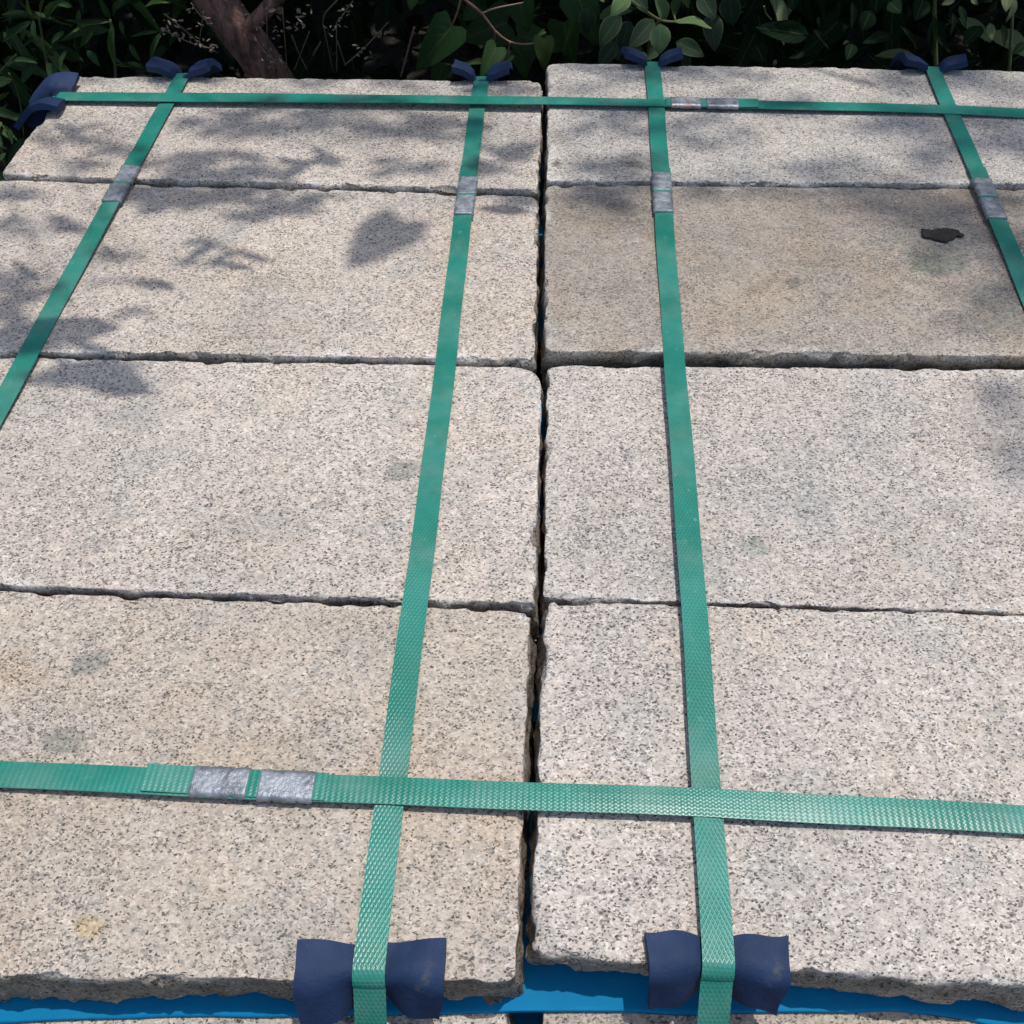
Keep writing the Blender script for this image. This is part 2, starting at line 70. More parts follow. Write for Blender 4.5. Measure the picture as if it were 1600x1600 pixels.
# ------------------------------------------------------------------ helpers
def vnoise(p, seed=0):
    """value noise, p (n,3) -> (n,) in -1..1"""
    p = np.asarray(p, float)
    i = np.floor(p).astype(np.int64)
    f = p - i
    f = f * f * f * (f * (f * 6 - 15) + 10)
    def h(a, b, c):
        n = (a * 374761393 + b * 668265263 + c * 2147483647 * 3 + seed * 1274126177) & 0xffffffff
        n = ((n ^ (n >> 13)) * 1274126177) & 0xffffffff
        n = (n ^ (n >> 16)) & 0xffff
        return n / 32767.5 - 1.0
    r = 0
    for dx in (0, 1):
        for dy in (0, 1):
            for dz in (0, 1):
                wgt = (f[:, 0] if dx else 1 - f[:, 0]) * (f[:, 1] if dy else 1 - f[:, 1]) * (f[:, 2] if dz else 1 - f[:, 2])
                r = r + wgt * h(i[:, 0] + dx, i[:, 1] + dy, i[:, 2] + dz)
    return r

def fbm(p, seed=0, octv=3):
    a, s, r = 1.0, 1.0, 0
    for k in range(octv):
        r = r + a * vnoise(np.asarray(p) * s, seed + k * 17)
        a *= .5
        s *= 2.03
    return r / 1.75

def cells(p, seed=0):
    """cellular noise: random value 0..1 of the nearest feature point"""
    p = np.asarray(p, float)
    i = np.floor(p).astype(np.int64)
    bd = np.full(len(p), 1e9)
    bv = np.zeros(len(p))
    def h(a, b, c, k):
        n = (a * 374761393 + b * 668265263 + c * 1440662683 + (seed + k) * 1274126177) & 0xffffffff
        n = ((n ^ (n >> 13)) * 1274126177) & 0xffffffff
        n = (n ^ (n >> 16)) & 0xffff
        return n / 65535.0
    for dx in (-1, 0, 1):
        for dy in (-1, 0, 1):
            for dz in (-1, 0, 1):
                a, b, c = i[:, 0] + dx, i[:, 1] + dy, i[:, 2] + dz
                d = (a + h(a, b, c, 1) - p[:, 0]) ** 2 + (b + h(a, b, c, 2) - p[:, 1]) ** 2 + (c + h(a, b, c, 3) - p[:, 2]) ** 2
                m = d < bd
                bd = np.where(m, d, bd)
                bv = np.where(m, h(a, b, c, 4), bv)
    return bv

def tag(o, label=None, cat=None, group=None, kind=None):
    if label: o['label'] = label
    if cat: o['category'] = cat
    if group: o['group'] = group
    if kind: o['kind'] = kind
    return o

def link(name, me, mat=None, parent=None, loc=(0, 0, 0)):
    o = bpy.data.objects.new(name, me)
    COL.objects.link(o)
    if mat is not None and me is not None and not me.materials:
        me.materials.append(mat)
    o.location = loc
    if parent is not None:
        o.parent = parent
    return o

def empty(name, loc):
    o = bpy.data.objects.new(name, None)
    o.empty_display_size = .05
    COL.objects.link(o)
    o.location = loc
    return o

def mesh(name, v, f, smooth=True, uv=None):
    me = bpy.data.meshes.new(name)
    me.from_pydata([tuple(map(float, q)) for q in v], [], [tuple(map(int, q)) for q in f])
    if smooth:
        me.polygons.foreach_set('use_smooth', [True] * len(me.polygons))
    if uv is not None:
        l = me.uv_layers.new(name='UVMap')
        li = np.zeros(len(me.loops), dtype=np.int32)
        me.loops.foreach_get('vertex_index', li)
        l.data.foreach_set('uv', np.asarray(uv, float)[li].ravel())
    me.update()
    return me

def tube_data(pts, r0, r1, n=6, seed=0, rough=0.0):
    pts = [Vector(p) for p in pts]
    v, f = [], []
    m = len(pts)
    prev = None
    for i, p in enumerate(pts):
        d = (pts[min(i + 1, m - 1)] - pts[max(i - 1, 0)]).normalized()
        a = d.orthogonal().normalized() if prev is None else (prev - d * prev.dot(d)).normalized()
        prev = a
        b = d.cross(a)
        t = i / max(1, m - 1)
        r = r0 * (1 - t) + r1 * t
        for k in range(n):
            g = 2 * math.pi * k / n
            v.append(p + (a * math.cos(g) + b * math.sin(g)) * r)
    for i in range(m - 1):
        for k in range(n):
            f.append((i * n + k, i * n + (k + 1) % n, (i + 1) * n + (k + 1) % n, (i + 1) * n + k))
    f.append(tuple(range(n))[::-1])
    f.append(tuple((m - 1) * n + k for k in range(n)))
    return [tuple(q) for q in v], f

def curve_pts(pts, n):
    """Catmull-Rom through pts"""
    P = [Vector(p) for p in pts]
    if len(P) < 3:
        return [P[0].lerp(P[-1], i / n) for i in range(n + 1)]
    P = [P[0] * 2 - P[1]] + P + [P[-1] * 2 - P[-2]]
    out = []
    segs = len(P) - 3
    for i in range(n + 1):
        t = i / n * segs
        k = min(int(t), segs - 1)
        t -= k
        a, b, c, d = P[k:k + 4]
        out.append(.5 * ((2 * b) + (c - a) * t + (2 * a - 5 * b + 4 * c - d) * t * t + (3 * b - a - 3 * c + d) * t ** 3))
    return out

class NT:
    def __init__(self, name):
        self.m = bpy.data.materials.new(name)
        self.m.use_nodes = True
        self.t = self.m.node_tree
        self.b = self.t.nodes['Principled BSDF']
    def n(self, typ, **kw):
        q = self.t.nodes.new('ShaderNode' + typ)
        for k, v in kw.items():
            if k == 'ins':
                for kk, vv in v.items():
                    if hasattr(vv, 'is_output'):
                        self.t.links.new(vv, q.inputs[kk])
                    else:
                        q.inputs[kk].default_value = vv
            else:
                setattr(q, k, v)
        return q
    def math(self, op, a, b=0.0, c=None, clamp=False):
        d = {0: a, 1: b}
        if c is not None: d[2] = c
        q = self.n('Math', operation=op, ins=d)
        q.use_clamp = clamp
        return q.outputs[0]
    def maprange(self, v, a, b, c=0.0, d=1.0, smooth=True):
        q = self.n('MapRange', ins={'Value': v, 'From Min': a, 'From Max': b, 'To Min': c, 'To Max': d})
        q.interpolation_type = 'SMOOTHSTEP' if smooth else 'LINEAR'
        return q.outputs['Result']
    def mix(self, f, a, b, blend='MIX'):
        q = self.n('Mix', data_type='RGBA', blend_type=blend, clamp_factor=True)
        for idx, val in ((0, f), (6, a), (7, b)):
            if hasattr(val, 'is_output'):
                self.t.links.new(val, q.inputs[idx])
            else:
                q.inputs[idx].default_value = val if idx == 0 else (*val[:3], 1)
        return q.outputs[2]
    def noise(self, vec, scale, detail=3.0, rough=.55, dist=0.0):
        return self.n('TexNoise', ins={'Vector': vec, 'Scale': scale, 'Detail': detail, 'Roughness': rough, 'Distortion': dist})
    def ramp(self, v, stops, interp='LINEAR'):
        q = self.n('ValToRGB', ins={0: v})
        r = q.color_ramp
        r.interpolation = interp
        while len(r.elements) < len(stops):
            r.elements.new(.5)
        for e, (p, c) in zip(r.elements, stops):
            e.position = p
            e.color = (*c, 1)
        return q.outputs[0]
    def out(self, **kw):
        for k, v in kw.items():
            k = k.replace('_', ' ')
            if hasattr(v, 'is_output'):
                self.t.links.new(v, self.b.inputs[k])
            else:
                self.b.inputs[k].default_value = v if not isinstance(v, tuple) else (*v, 1)
        return self.m

# ------------------------------------------------------------------ materials
def granite(name, tint=(1, 1, 1), brown=0.0, offs=(0, 0, 0), spots=(), dark=0.0):
    """speckled granite in object metres; spots = (x, y, rx, ry, colour, strength)"""
    g = NT(name)
    tc = g.n('TexCoord').outputs['Object']
    mp = g.n('Mapping', ins={'Vector': tc, 'Location': offs}).outputs[0]
    wob = g.noise(mp, 260, 2, .6)
    dv = g.n('VectorMath', operation='SUBTRACT', ins={0: wob.outputs['Color'], 1: (.5, .5, .5)}).outputs[0]
    dv = g.n('VectorMath', operation='SCALE', ins={0: dv, 'Scale': .0042}).outputs[0]
    co = g.n('VectorMath', operation='ADD', ins={0: mp, 1: dv}).outputs[0]
    # feldspar and quartz grains
    v1 = g.n('TexVoronoi', ins={'Vector': co, 'Scale': 300.0, 'Randomness': 1.0})
    r1 = g.n('SeparateColor', ins={0: v1.outputs['Color']})
    base = g.ramp(r1.outputs[0], [(0.0, (.21, .21, .205)), (.13, (.31, .30, .285)), (.28, (.45, .405, .36)), (.55, (.53, .47, .415)), (.76, (.49, .415, .355)), (.92, (.66, .62, .57))])
    # fine grain
    stretch = g.n('Mapping', ins={'Vector': co, 'Scale': (1.0, 1.5, 1.0), 'Rotation': (0, 0, .5)}).outputs[0]
    v4 = g.n('TexVoronoi', ins={'Vector': stretch, 'Scale': 600.0})
    r4 = g.n('SeparateColor', ins={0: v4.outputs['Color']})
    base = g.mix(.55, base, g.ramp(r4.outputs[0], [(0, (.24, .235, .225)), (.22, (.42, .385, .345)), (.75, (.56, .50, .445)), (.97, (.74, .70, .65))]))
    # dark mica flakes, gathered in loose clusters
    clus = g.noise(mp, 48, 3, .62).outputs[0]
    v3 = g.n('TexVoronoi', ins={'Vector': stretch, 'Scale': 330.0})
    r3 = g.n('SeparateColor', ins={0: v3.outputs['Color']})
    pat = g.noise(mp, 10, 3, .6).outputs[0]
    clus = g.math('ADD', clus, g.math('MULTIPLY', g.math('SUBTRACT', pat, .5), .45))
    thr = g.maprange(clus, .28, .72, .05, .27 + dark)
    dk = g.math('LESS_THAN', r3.outputs[0], thr)
    dk = g.math('MULTIPLY', dk, g.maprange(v3.outputs['Distance'], .26, .50, 1.0, .0))
    thr4 = g.maprange(clus, .25, .75, .09, .32 + dark)
    dk4 = g.math('MULTIPLY', g.math('LESS_THAN', r4.outputs[1], thr4), g.math('ADD', g.math('MULTIPLY', r4.outputs[2], .65), .30))
    dk = g.math('MAXIMUM', dk, dk4)
    base = g.mix(g.math('MULTIPLY', dk, .92), base, (.028, .029, .031))
    # blue-grey quartz haze in patches and rusty warmth in others
    pa = g.noise(mp, 13, 4, .6).outputs[0]
    base = g.mix(g.maprange(pa, .50, .70, 0, .7), base, (.80, .86, .90), 'MULTIPLY')
    pb = g.noise(g.n('Mapping', ins={'Vector': mp, 'Location': (3.1, 7.7, 1.3)}).outputs[0], 9, 5, .62).outputs[0]
    base = g.mix(g.maprange(pb, .42, .70, .0, .35 + brown * .65), base, (1.0, .90, .78), 'MULTIPLY')
    if brown > 0:
        pc = g.noise(g.n('Mapping', ins={'Vector': mp, 'Location': (5.3, .7, 2.3)}).outputs[0], 6, 6, .65).outputs[0]
        fb = g.maprange(pc, .25, .62, brown * .55, brown)
        base = g.mix(fb, base, (.76, .71, .66), 'MULTIPLY')
        mo = g.noise(g.n('Mapping', ins={'Vector': mp, 'Location': (1.3, 4.7, .3)}).outputs[0], 30, 5, .7).outputs[0]
        base = g.mix(g.maprange(mo, .5, .72, 0, brown * .55), base, (.62, .60, .58), 'MULTIPLY')
        base = g.mix(g.maprange(mo, .36, .24, 0, brown * .45), base, (.50, .46, .42))
        base = g.mix(g.math('MULTIPLY', fb, .30), base, (.27, .24, .215))
    # larger tone drift and faint scuffs
    pd = g.noise(mp, 4.0, 4, .6).outputs[0]
    base = g.mix(1.0, base, g.ramp(pd, [(.28, (.86, .87, .88)), (.72, (1.12, 1.11, 1.08))]), 'MULTIPLY')
    sc = g.noise(g.n('Mapping', ins={'Vector': mp, 'Scale': (1.0, 3.0, 1.0)}).outputs[0], 22, 4, .7).outputs[0]
    base = g.mix(g.maprange(sc, .62, .76, 0, .5), base, (.66, .63, .59))
    base = g.mix(1.0, base, tuple(a * b for a, b in zip(tint, (.985, .986, .998))), 'MULTIPLY')
    # stains with a place of their own
    sx = g.n('SeparateXYZ', ins={0: tc})
    sn = g.noise(tc, 60, 4, .65).outputs[0]
    for (x, y, rx, ry, c, k) in spots:
        ax = g.math('DIVIDE', g.math('SUBTRACT', sx.outputs[0], x), rx)
        ay = g.math('DIVIDE', g.math('SUBTRACT', sx.outputs[1], y), ry)
        d = g.math('SQRT', g.math('ADD', g.math('MULTIPLY', ax, ax), g.math('MULTIPLY', ay, ay)))
        d = g.math('ADD', d, g.math('MULTIPLY', g.math('SUBTRACT', sn, .5), 1.7))
        base = g.mix(g.maprange(d, .5, 1.15, k, 0), base, c, 'MULTIPLY')
    # split sides are greyer and grimy, broken arrises fresh and pale
    side = g.n('Attribute', attribute_name='side').outputs['Fac']
    wear = g.n('Attribute', attribute_name='wear').outputs['Fac']
    gr = g.noise(mp, 38, 5, .7).outputs[0]
    grime = g.mix(g.maprange(gr, .35, .65), (.32, .30, .26), (.68, .65, .60))
    base = g.mix(g.math('MULTIPLY', side, .9), base, g.mix(1.0, base, grime, 'MULTIPLY'))
    wn = g.noise(mp, 24, 5, .72).outputs[0]
    wf = g.math('MULTIPLY', wear, g.maprange(wn, .46, .64))
    base = g.mix(g.math('MULTIPLY', wf, .75), base, g.mix(g.math('MULTIPLY', dk, .8), (.76, .73, .68), (.2, .2, .2)))
    # relief
    h1 = g.noise(mp, 420, 2, .6).outputs[0]
    h2 = g.noise(mp, 120, 2, .6).outputs[0]
    hh = g.math('ADD', g.math('MULTIPLY', h1, .0011), g.math('MULTIPLY', h2, .0016))
    bmp = g.n('Bump', ins={'Height': hh, 'Distance': 1.0, 'Strength': .75}).outputs[0]
    rg = g.math('ADD', g.math('MULTIPLY', r1.outputs[1], .22), .58)
    return g.out(Base_Color=base, Roughness=rg, Normal=bmp, Specular_IOR_Level=.35)

def strap_mat(name, pattern):
    g = NT(name)
    uv = g.n('UVMap').outputs[0]
    s = g.n('SeparateXYZ', ins={0: uv})
    u, v = s.outputs[0], s.outputs[1]             # metres across / along
    tc = g.n('TexCoord').outputs['Object']
    if pattern == 'diamond':
        a = g.math('SINE', g.math('ADD', g.math('MULTIPLY', u, 2 * math.pi / .0030), g.math('MULTIPLY', v, 2 * math.pi / .0062)))
        b = g.math('SINE', g.math('SUBTRACT', g.math('MULTIPLY', u, 2 * math.pi / .0030), g.math('MULTIPLY', v, 2 * math.pi / .0062)))
        h = g.math('MULTIPLY', g.math('MAXIMUM', a, b), .00015)
    else:
        a = g.math('SINE', g.math('MULTIPLY', v, 2 * math.pi / .0042))
        b = g.math('SINE', g.math('MULTIPLY', u, 2 * math.pi / .0026))
        h = g.math('ADD', g.math('MULTIPLY', a, .00012), g.math('MULTIPLY', g.math('MULTIPLY', a, b), .00008))
    wear = g.noise(g.n('Mapping', ins={'Vector': uv, 'Scale': (1, 1, 1), 'Location': (random.random() * 9, random.random() * 9, 0)}).outputs[0], 7, 4, .6).outputs[0]
    rub = g.maprange(wear, .30, .62, .45, 1.0)
    nn = g.noise(tc, 900, 2, .5).outputs[0]
    h = g.math('ADD', g.math('MULTIPLY', h, rub), g.math('MULTIPLY', nn, .00006))
    bmp = g.n('Bump', ins={'Height': h, 'Distance': 1.0, 'Strength': .9}).outputs[0]
    big = g.noise(tc, 14, 4, .6).outputs[0]
    c = g.mix(g.maprange(big, .35, .65), (.010, .165, .122), (.015, .205, .160))
    dust = g.noise(tc, 120, 5, .75).outputs[0]
    c = g.mix(g.maprange(dust, .60, .76, 0, .6), c, (.22, .36, .31))
    film = g.noise(tc, 9, 5, .7).outputs[0]
    c = g.mix(g.maprange(film, .42, .72, 0, .26), c, (.28, .34, .30))
    scr = g.noise(g.n('Mapping', ins={'Vector': uv, 'Scale': (900, 14, 1)}).outputs[0], 1.0, 3, .6).outputs[0]
    c = g.mix(g.maprange(scr, .66, .74, 0, .35), c, (.18, .40, .33))
    rg = g.math('ADD', g.math('MULTIPLY', big, .22), .24)
    return g.out(Base_Color=c, Roughness=rg, Normal=bmp, Specular_IOR_Level=.5)

def simple(name, c1, c2, rough=.6, scale=30, bump=.0, bscale=200, metallic=0.0, trans=0.0, spec=.4):
    g = NT(name)
    tc = g.n('TexCoord').outputs['Object']
    n1 = g.noise(tc, scale, 4, .62).outputs[0]
    c = g.mix(g.maprange(n1, .32, .68), c1, c2)
    kw = dict(Base_Color=c, Roughness=rough, Metallic=metallic, Specular_IOR_Level=spec)
    if bump:
        n2 = g.noise(tc, bscale, 4, .6).outputs[0]
        kw['Normal'] = g.n('Bump', ins={'Height': g.math('MULTIPLY', n2, bump), 'Distance': 1.0, 'Strength': .9}).outputs[0]
    return g.out(**kw)

def pad_mat():
    g = NT('navy_foam')
    tc = g.n('TexCoord').outputs['Object']
    n1 = g.noise(tc, 25, 4, .6).outputs[0]
    c = g.mix(g.maprange(n1, .3, .7), (.008, .022, .062), (.012, .031, .088))
    d = g.noise(tc, 45, 6, .7).outputs[0]
    c = g.mix(g.maprange(d, .58, .78, 0, .55), c, (.085, .09, .075))
    n2 = g.noise(tc, 520, 3, .6).outputs[0]
    n3 = g.noise(tc, 60, 3, .6).outputs[0]
    h = g.math('ADD', g.math('MULTIPLY', n2, .0004), g.math('MULTIPLY', n3, .0016))
    return g.out(Base_Color=c, Roughness=.7, Specular_IOR_Level=.3, Normal=g.n('Bump', ins={'Height': h, 'Distance': 1.0, 'Strength': .8}).outputs[0])

def sheet_mat():
    g = NT('blue_foam')
    tc = g.n('TexCoord').outputs['Object']
    n1 = g.noise(tc, 12, 4, .6).outputs[0]
    c = g.mix(g.maprange(n1, .3, .7), (.001, .140, .30), (.001, .165, .34))
    d = g.noise(tc, 70, 6, .7).outputs[0]
    c = g.mix(g.maprange(d, .60, .78, 0, .5), c, (.09, .13, .16))
    ln = g.noise(g.n('Mapping', ins={'Vector': tc, 'Scale': (1, 6, 1)}).outputs[0], 18, 5, .7).outputs[0]
    c = g.mix(g.maprange(ln, .5, .8, 0, .35), c, (.02, .22, .42))
    n2 = g.noise(tc, 700, 2, .6).outputs[0]
    return g.out(Base_Color=c, Roughness=.7, Specular_IOR_Level=.12, Normal=g.n('Bump', ins={'Height': g.math('MULTIPLY', n2, .0003), 'Distance': 1.0, 'Strength': .6}).outputs[0])

def seal_mat(name, rust=0.0):
    g = NT(name)
    tc = g.n('TexCoord').outputs['Object']
    n1 = g.noise(tc, 90, 5, .7).outputs[0]
    c = g.mix(g.maprange(n1, .3, .7), (.19, .215, .25), (.34, .37, .41))
    n2 = g.noise(g.n('Mapping', ins={'Vector': tc, 'Scale': (1, 4, 1)}).outputs[0], 170, 4, .7).outputs[0]
    c = g.mix(g.maprange(n2, .56, .72, 0, .7), c, (.50, .52, .54))
    c = g.mix(g.maprange(g.noise(tc, 28, 3, .6).outputs[0], .5, .7, 0, .5), c, (.11, .115, .12))
    if rust:
        n3 = g.noise(tc, 60, 5, .7).outputs[0]
        c = g.mix(g.maprange(n3, .48, .60, 0, rust), c, (.26, .11, .055))
    h = g.math('MULTIPLY', g.noise(tc, 130, 3, .6).outputs[0], .0018)
    return g.out(Base_Color=c, Metallic=.55, Roughness=g.maprange(n1, .3, .7, .38, .62), Normal=g.n('Bump', ins={'Height': h, 'Distance': 1.0, 'Strength': .7}).outputs[0])

def leaf_mat(name, c1, c2, vein=(.07, .10, .04), rim=None, rough=.55, trans=.2, spec=.25):
    g = NT(name)
    uv = g.n('UVMap').outputs[0]
    s = g.n('SeparateXYZ', ins={0: uv})
    u, v = s.outputs[0], s.outputs[1]          # u -1..1 across, v 0..1 along
    oi = g.n('ObjectInfo').outputs['Random']
    tc = g.n('TexCoord').outputs['Object']
    n1 = g.noise(tc, 40, 4, .6).outputs[0]
    c = g.mix(g.math('ADD', g.math('MULTIPLY', oi, .6), g.math('MULTIPLY', n1, .4)), c1, c2)
    au = g.math('ABSOLUTE', u)
    mid = g.maprange(au, .02, .07, .7, 0)
    side = g.math('SINE', g.math('MULTIPLY', g.math('SUBTRACT', v, g.math('MULTIPLY', au, .32)), 46.0))
    sv = g.maprange(side, .90, 1.0, 0, .28)
    c = g.mix(g.math('MAXIMUM', mid, sv), c, vein)
    if rim:
        c = g.mix(g.maprange(au, .86, .96, 0, .7), c, rim)
    h = g.math('ADD', g.math('MULTIPLY', sv, -.002), g.math('MULTIPLY', n1, .0015))
    m = g.out(Base_Color=c, Roughness=rough, Specular_IOR_Level=spec, Normal=g.n('Bump', ins={'Height': h, 'Distance': 1.0, 'Strength': .5}).outputs[0])
    tr = g.n('BsdfTranslucent', ins={'Color': g.mix(.5, c, (.10, .16, .03))})
    mx = g.n('MixShader', ins={0: trans, 1: g.b.outputs[0], 2: tr.outputs[0]})
    g.t.links.new(mx.outputs[0], g.t.nodes['Material Output'].inputs[0])
    return m

def bark_mat():
    g = NT('bark')
    tc = g.n('TexCoord').outputs['Object']
    st = g.n('Mapping', ins={'Vector': tc, 'Scale': (1, 1, .35)}).outputs[0]
    n1 = g.noise(st, 55, 6, .7, .4).outputs[0]
    n2 = g.noise(tc, 16, 4, .6).outputs[0]
    c = g.mix(g.maprange(n1, .32, .66), (.085, .040, .030), (.38, .20, .155))
    c = g.mix(g.maprange(n2, .45, .7, 0, .5), c, (.20, .15, .12))
    h = g.math('MULTIPLY', n1, .012)
    return g.out(Base_Color=c, Roughness=.85, Normal=g.n('Bump', ins={'Height': h, 'Distance': 1.0, 'Strength': 1.0}).outputs[0])

def ground_mat():
    g = NT('forest_soil')
    tc = g.n('TexCoord').outputs['Object']
    n1 = g.noise(tc, 6, 6, .7).outputs[0]
    n2 = g.noise(tc, 60, 5, .7).outputs[0]
    c = g.mix(g.maprange(n1, .35, .65), (.010, .008, .006), (.022, .017, .012))
    c = g.mix(g.maprange(n2, .5, .7, 0, .5), c, (.035, .028, .018))
    h = g.math('ADD', g.math('MULTIPLY', n1, .03), g.math('MULTIPLY', n2, .012))
    return g.out(Base_Color=c, Roughness=.9, Normal=g.n('Bump', ins={'Height': h, 'Distance': 1.0, 'Strength': 1.0}).outputs[0])

M_PAD, M_SHEET, M_BARK = pad_mat(), sheet_mat(), bark_mat()
M_SEAL, M_RUST = seal_mat('galvanised_seal'), seal_mat('rusty_seal', .5)
M_STRAP_D, M_STRAP_R = strap_mat('strap_diamond', 'diamond'), strap_mat('strap_ribbed', 'ribbed')
M_WOOD = simple('pallet_wood', (.22, .15, .09), (.34, .25, .16), .8, 20, .003, 90)
M_TAR = simple('black_tar', (.006, .005, .005), (.02, .017, .016), .7, 120, .0006, 300)
M_CARD = simple('brown_scrap', (.11, .085, .065), (.20, .16, .12), .85, 150, .001, 300)
M_HUSK = simple('dry_husk', (.16, .115, .085), (.26, .20, .155), .8, 90)
M_DRY = simple('dry_stem', (.12, .10, .06), (.20, .16, .10), .8, 60)
M_RED = simple('red_stem', (.22, .11, .085), (.30, .17, .13), .6, 60)
M_GREENSTEM = simple('green_stem', (.07, .10, .035), (.12, .12, .05), .6, 60)

# ------------------------------------------------------------------ ground
gv, gf = [], []
N = 60
for j in range(N + 1):
    for i in range(N + 1):
        x = (i / N - .5) * 2
        y = (j / N - .5) * 2
        X, Yy = math.copysign(abs(x) ** 2.2, x) * 60, math.copysign(abs(y) ** 2.2, y) * 60 + 1.5
        gv.append((X, Yy, 0))
P = np.array(gv)
P[:, 2] = fbm(P * 1.3, 3) * .03 - .015
for j in range(N):
    for i in range(N):
        a = j * (N + 1) + i
        gf.append((a, a + 1, a + N + 2, a + N + 1))
ground = link('ground', mesh('ground', P, gf), ground_mat(), loc=(0, 0, GROUND))
tag(ground, 'dark soil ground under the shrubs', kind='structure')

# ------------------------------------------------------------------ granite slabs
def ticks(L, fine, step):
    e = [q for q in fine if q < L * .45]
    k = max(1, round((L - 2 * e[-1]) / step))
    mid = list(np.linspace(e[-1], L - e[-1], k + 1))
    return np.array(e[:-1] + mid + [L - q for q in e[:-1]][::-1])

def box_grid(tx, ty, tz):
    """closed box surface with the given tick lists, shared vertices"""
    idx, V, F = {}, [], []
    nx, ny, nz = len(tx), len(ty), len(tz)
    def vid(i, j, k):
        q = (i, j, k)
        if q not in idx:
            idx[q] = len(V)
            V.append((tx[i], ty[j], tz[k]))
        return idx[q]
    for i in range(nx - 1):
        for j in range(ny - 1):
            F.append((vid(i, j, nz - 1), vid(i + 1, j, nz - 1), vid(i + 1, j + 1, nz - 1), vid(i, j + 1, nz - 1)))
    for i in range(nx - 1):
        for k in range(nz - 1):
            F.append((vid(i, 0, k), vid(i + 1, 0, k), vid(i + 1, 0, k + 1), vid(i, 0, k + 1)))
            F.append((vid(i + 1, ny - 1, k), vid(i, ny - 1, k), vid(i, ny - 1, k + 1), vid(i + 1, ny - 1, k + 1)))
    for j in range(ny - 1):
        for k in range(nz - 1):
            F.append((vid(0, j + 1, k), vid(0, j, k), vid(0, j, k + 1), vid(0, j + 1, k + 1)))
            F.append((vid(nx - 1, j, k), vid(nx - 1, j + 1, k), vid(nx - 1, j + 1, k + 1), vid(nx - 1, j, k + 1)))
    bx, by = (0, nx - 1), (0, ny - 1)
    rim = [vid(i, 0, 0) for i in range(nx)] + [vid(nx - 1, j, 0) for j in range(1, ny)] + [vid(i, ny - 1, 0) for i in range(nx - 2, -1, -1)] + [vid(0, j, 0) for j in range(ny - 2, 0, -1)]
    F.append(tuple(rim[::-1]))
    return np.array(V, float), F

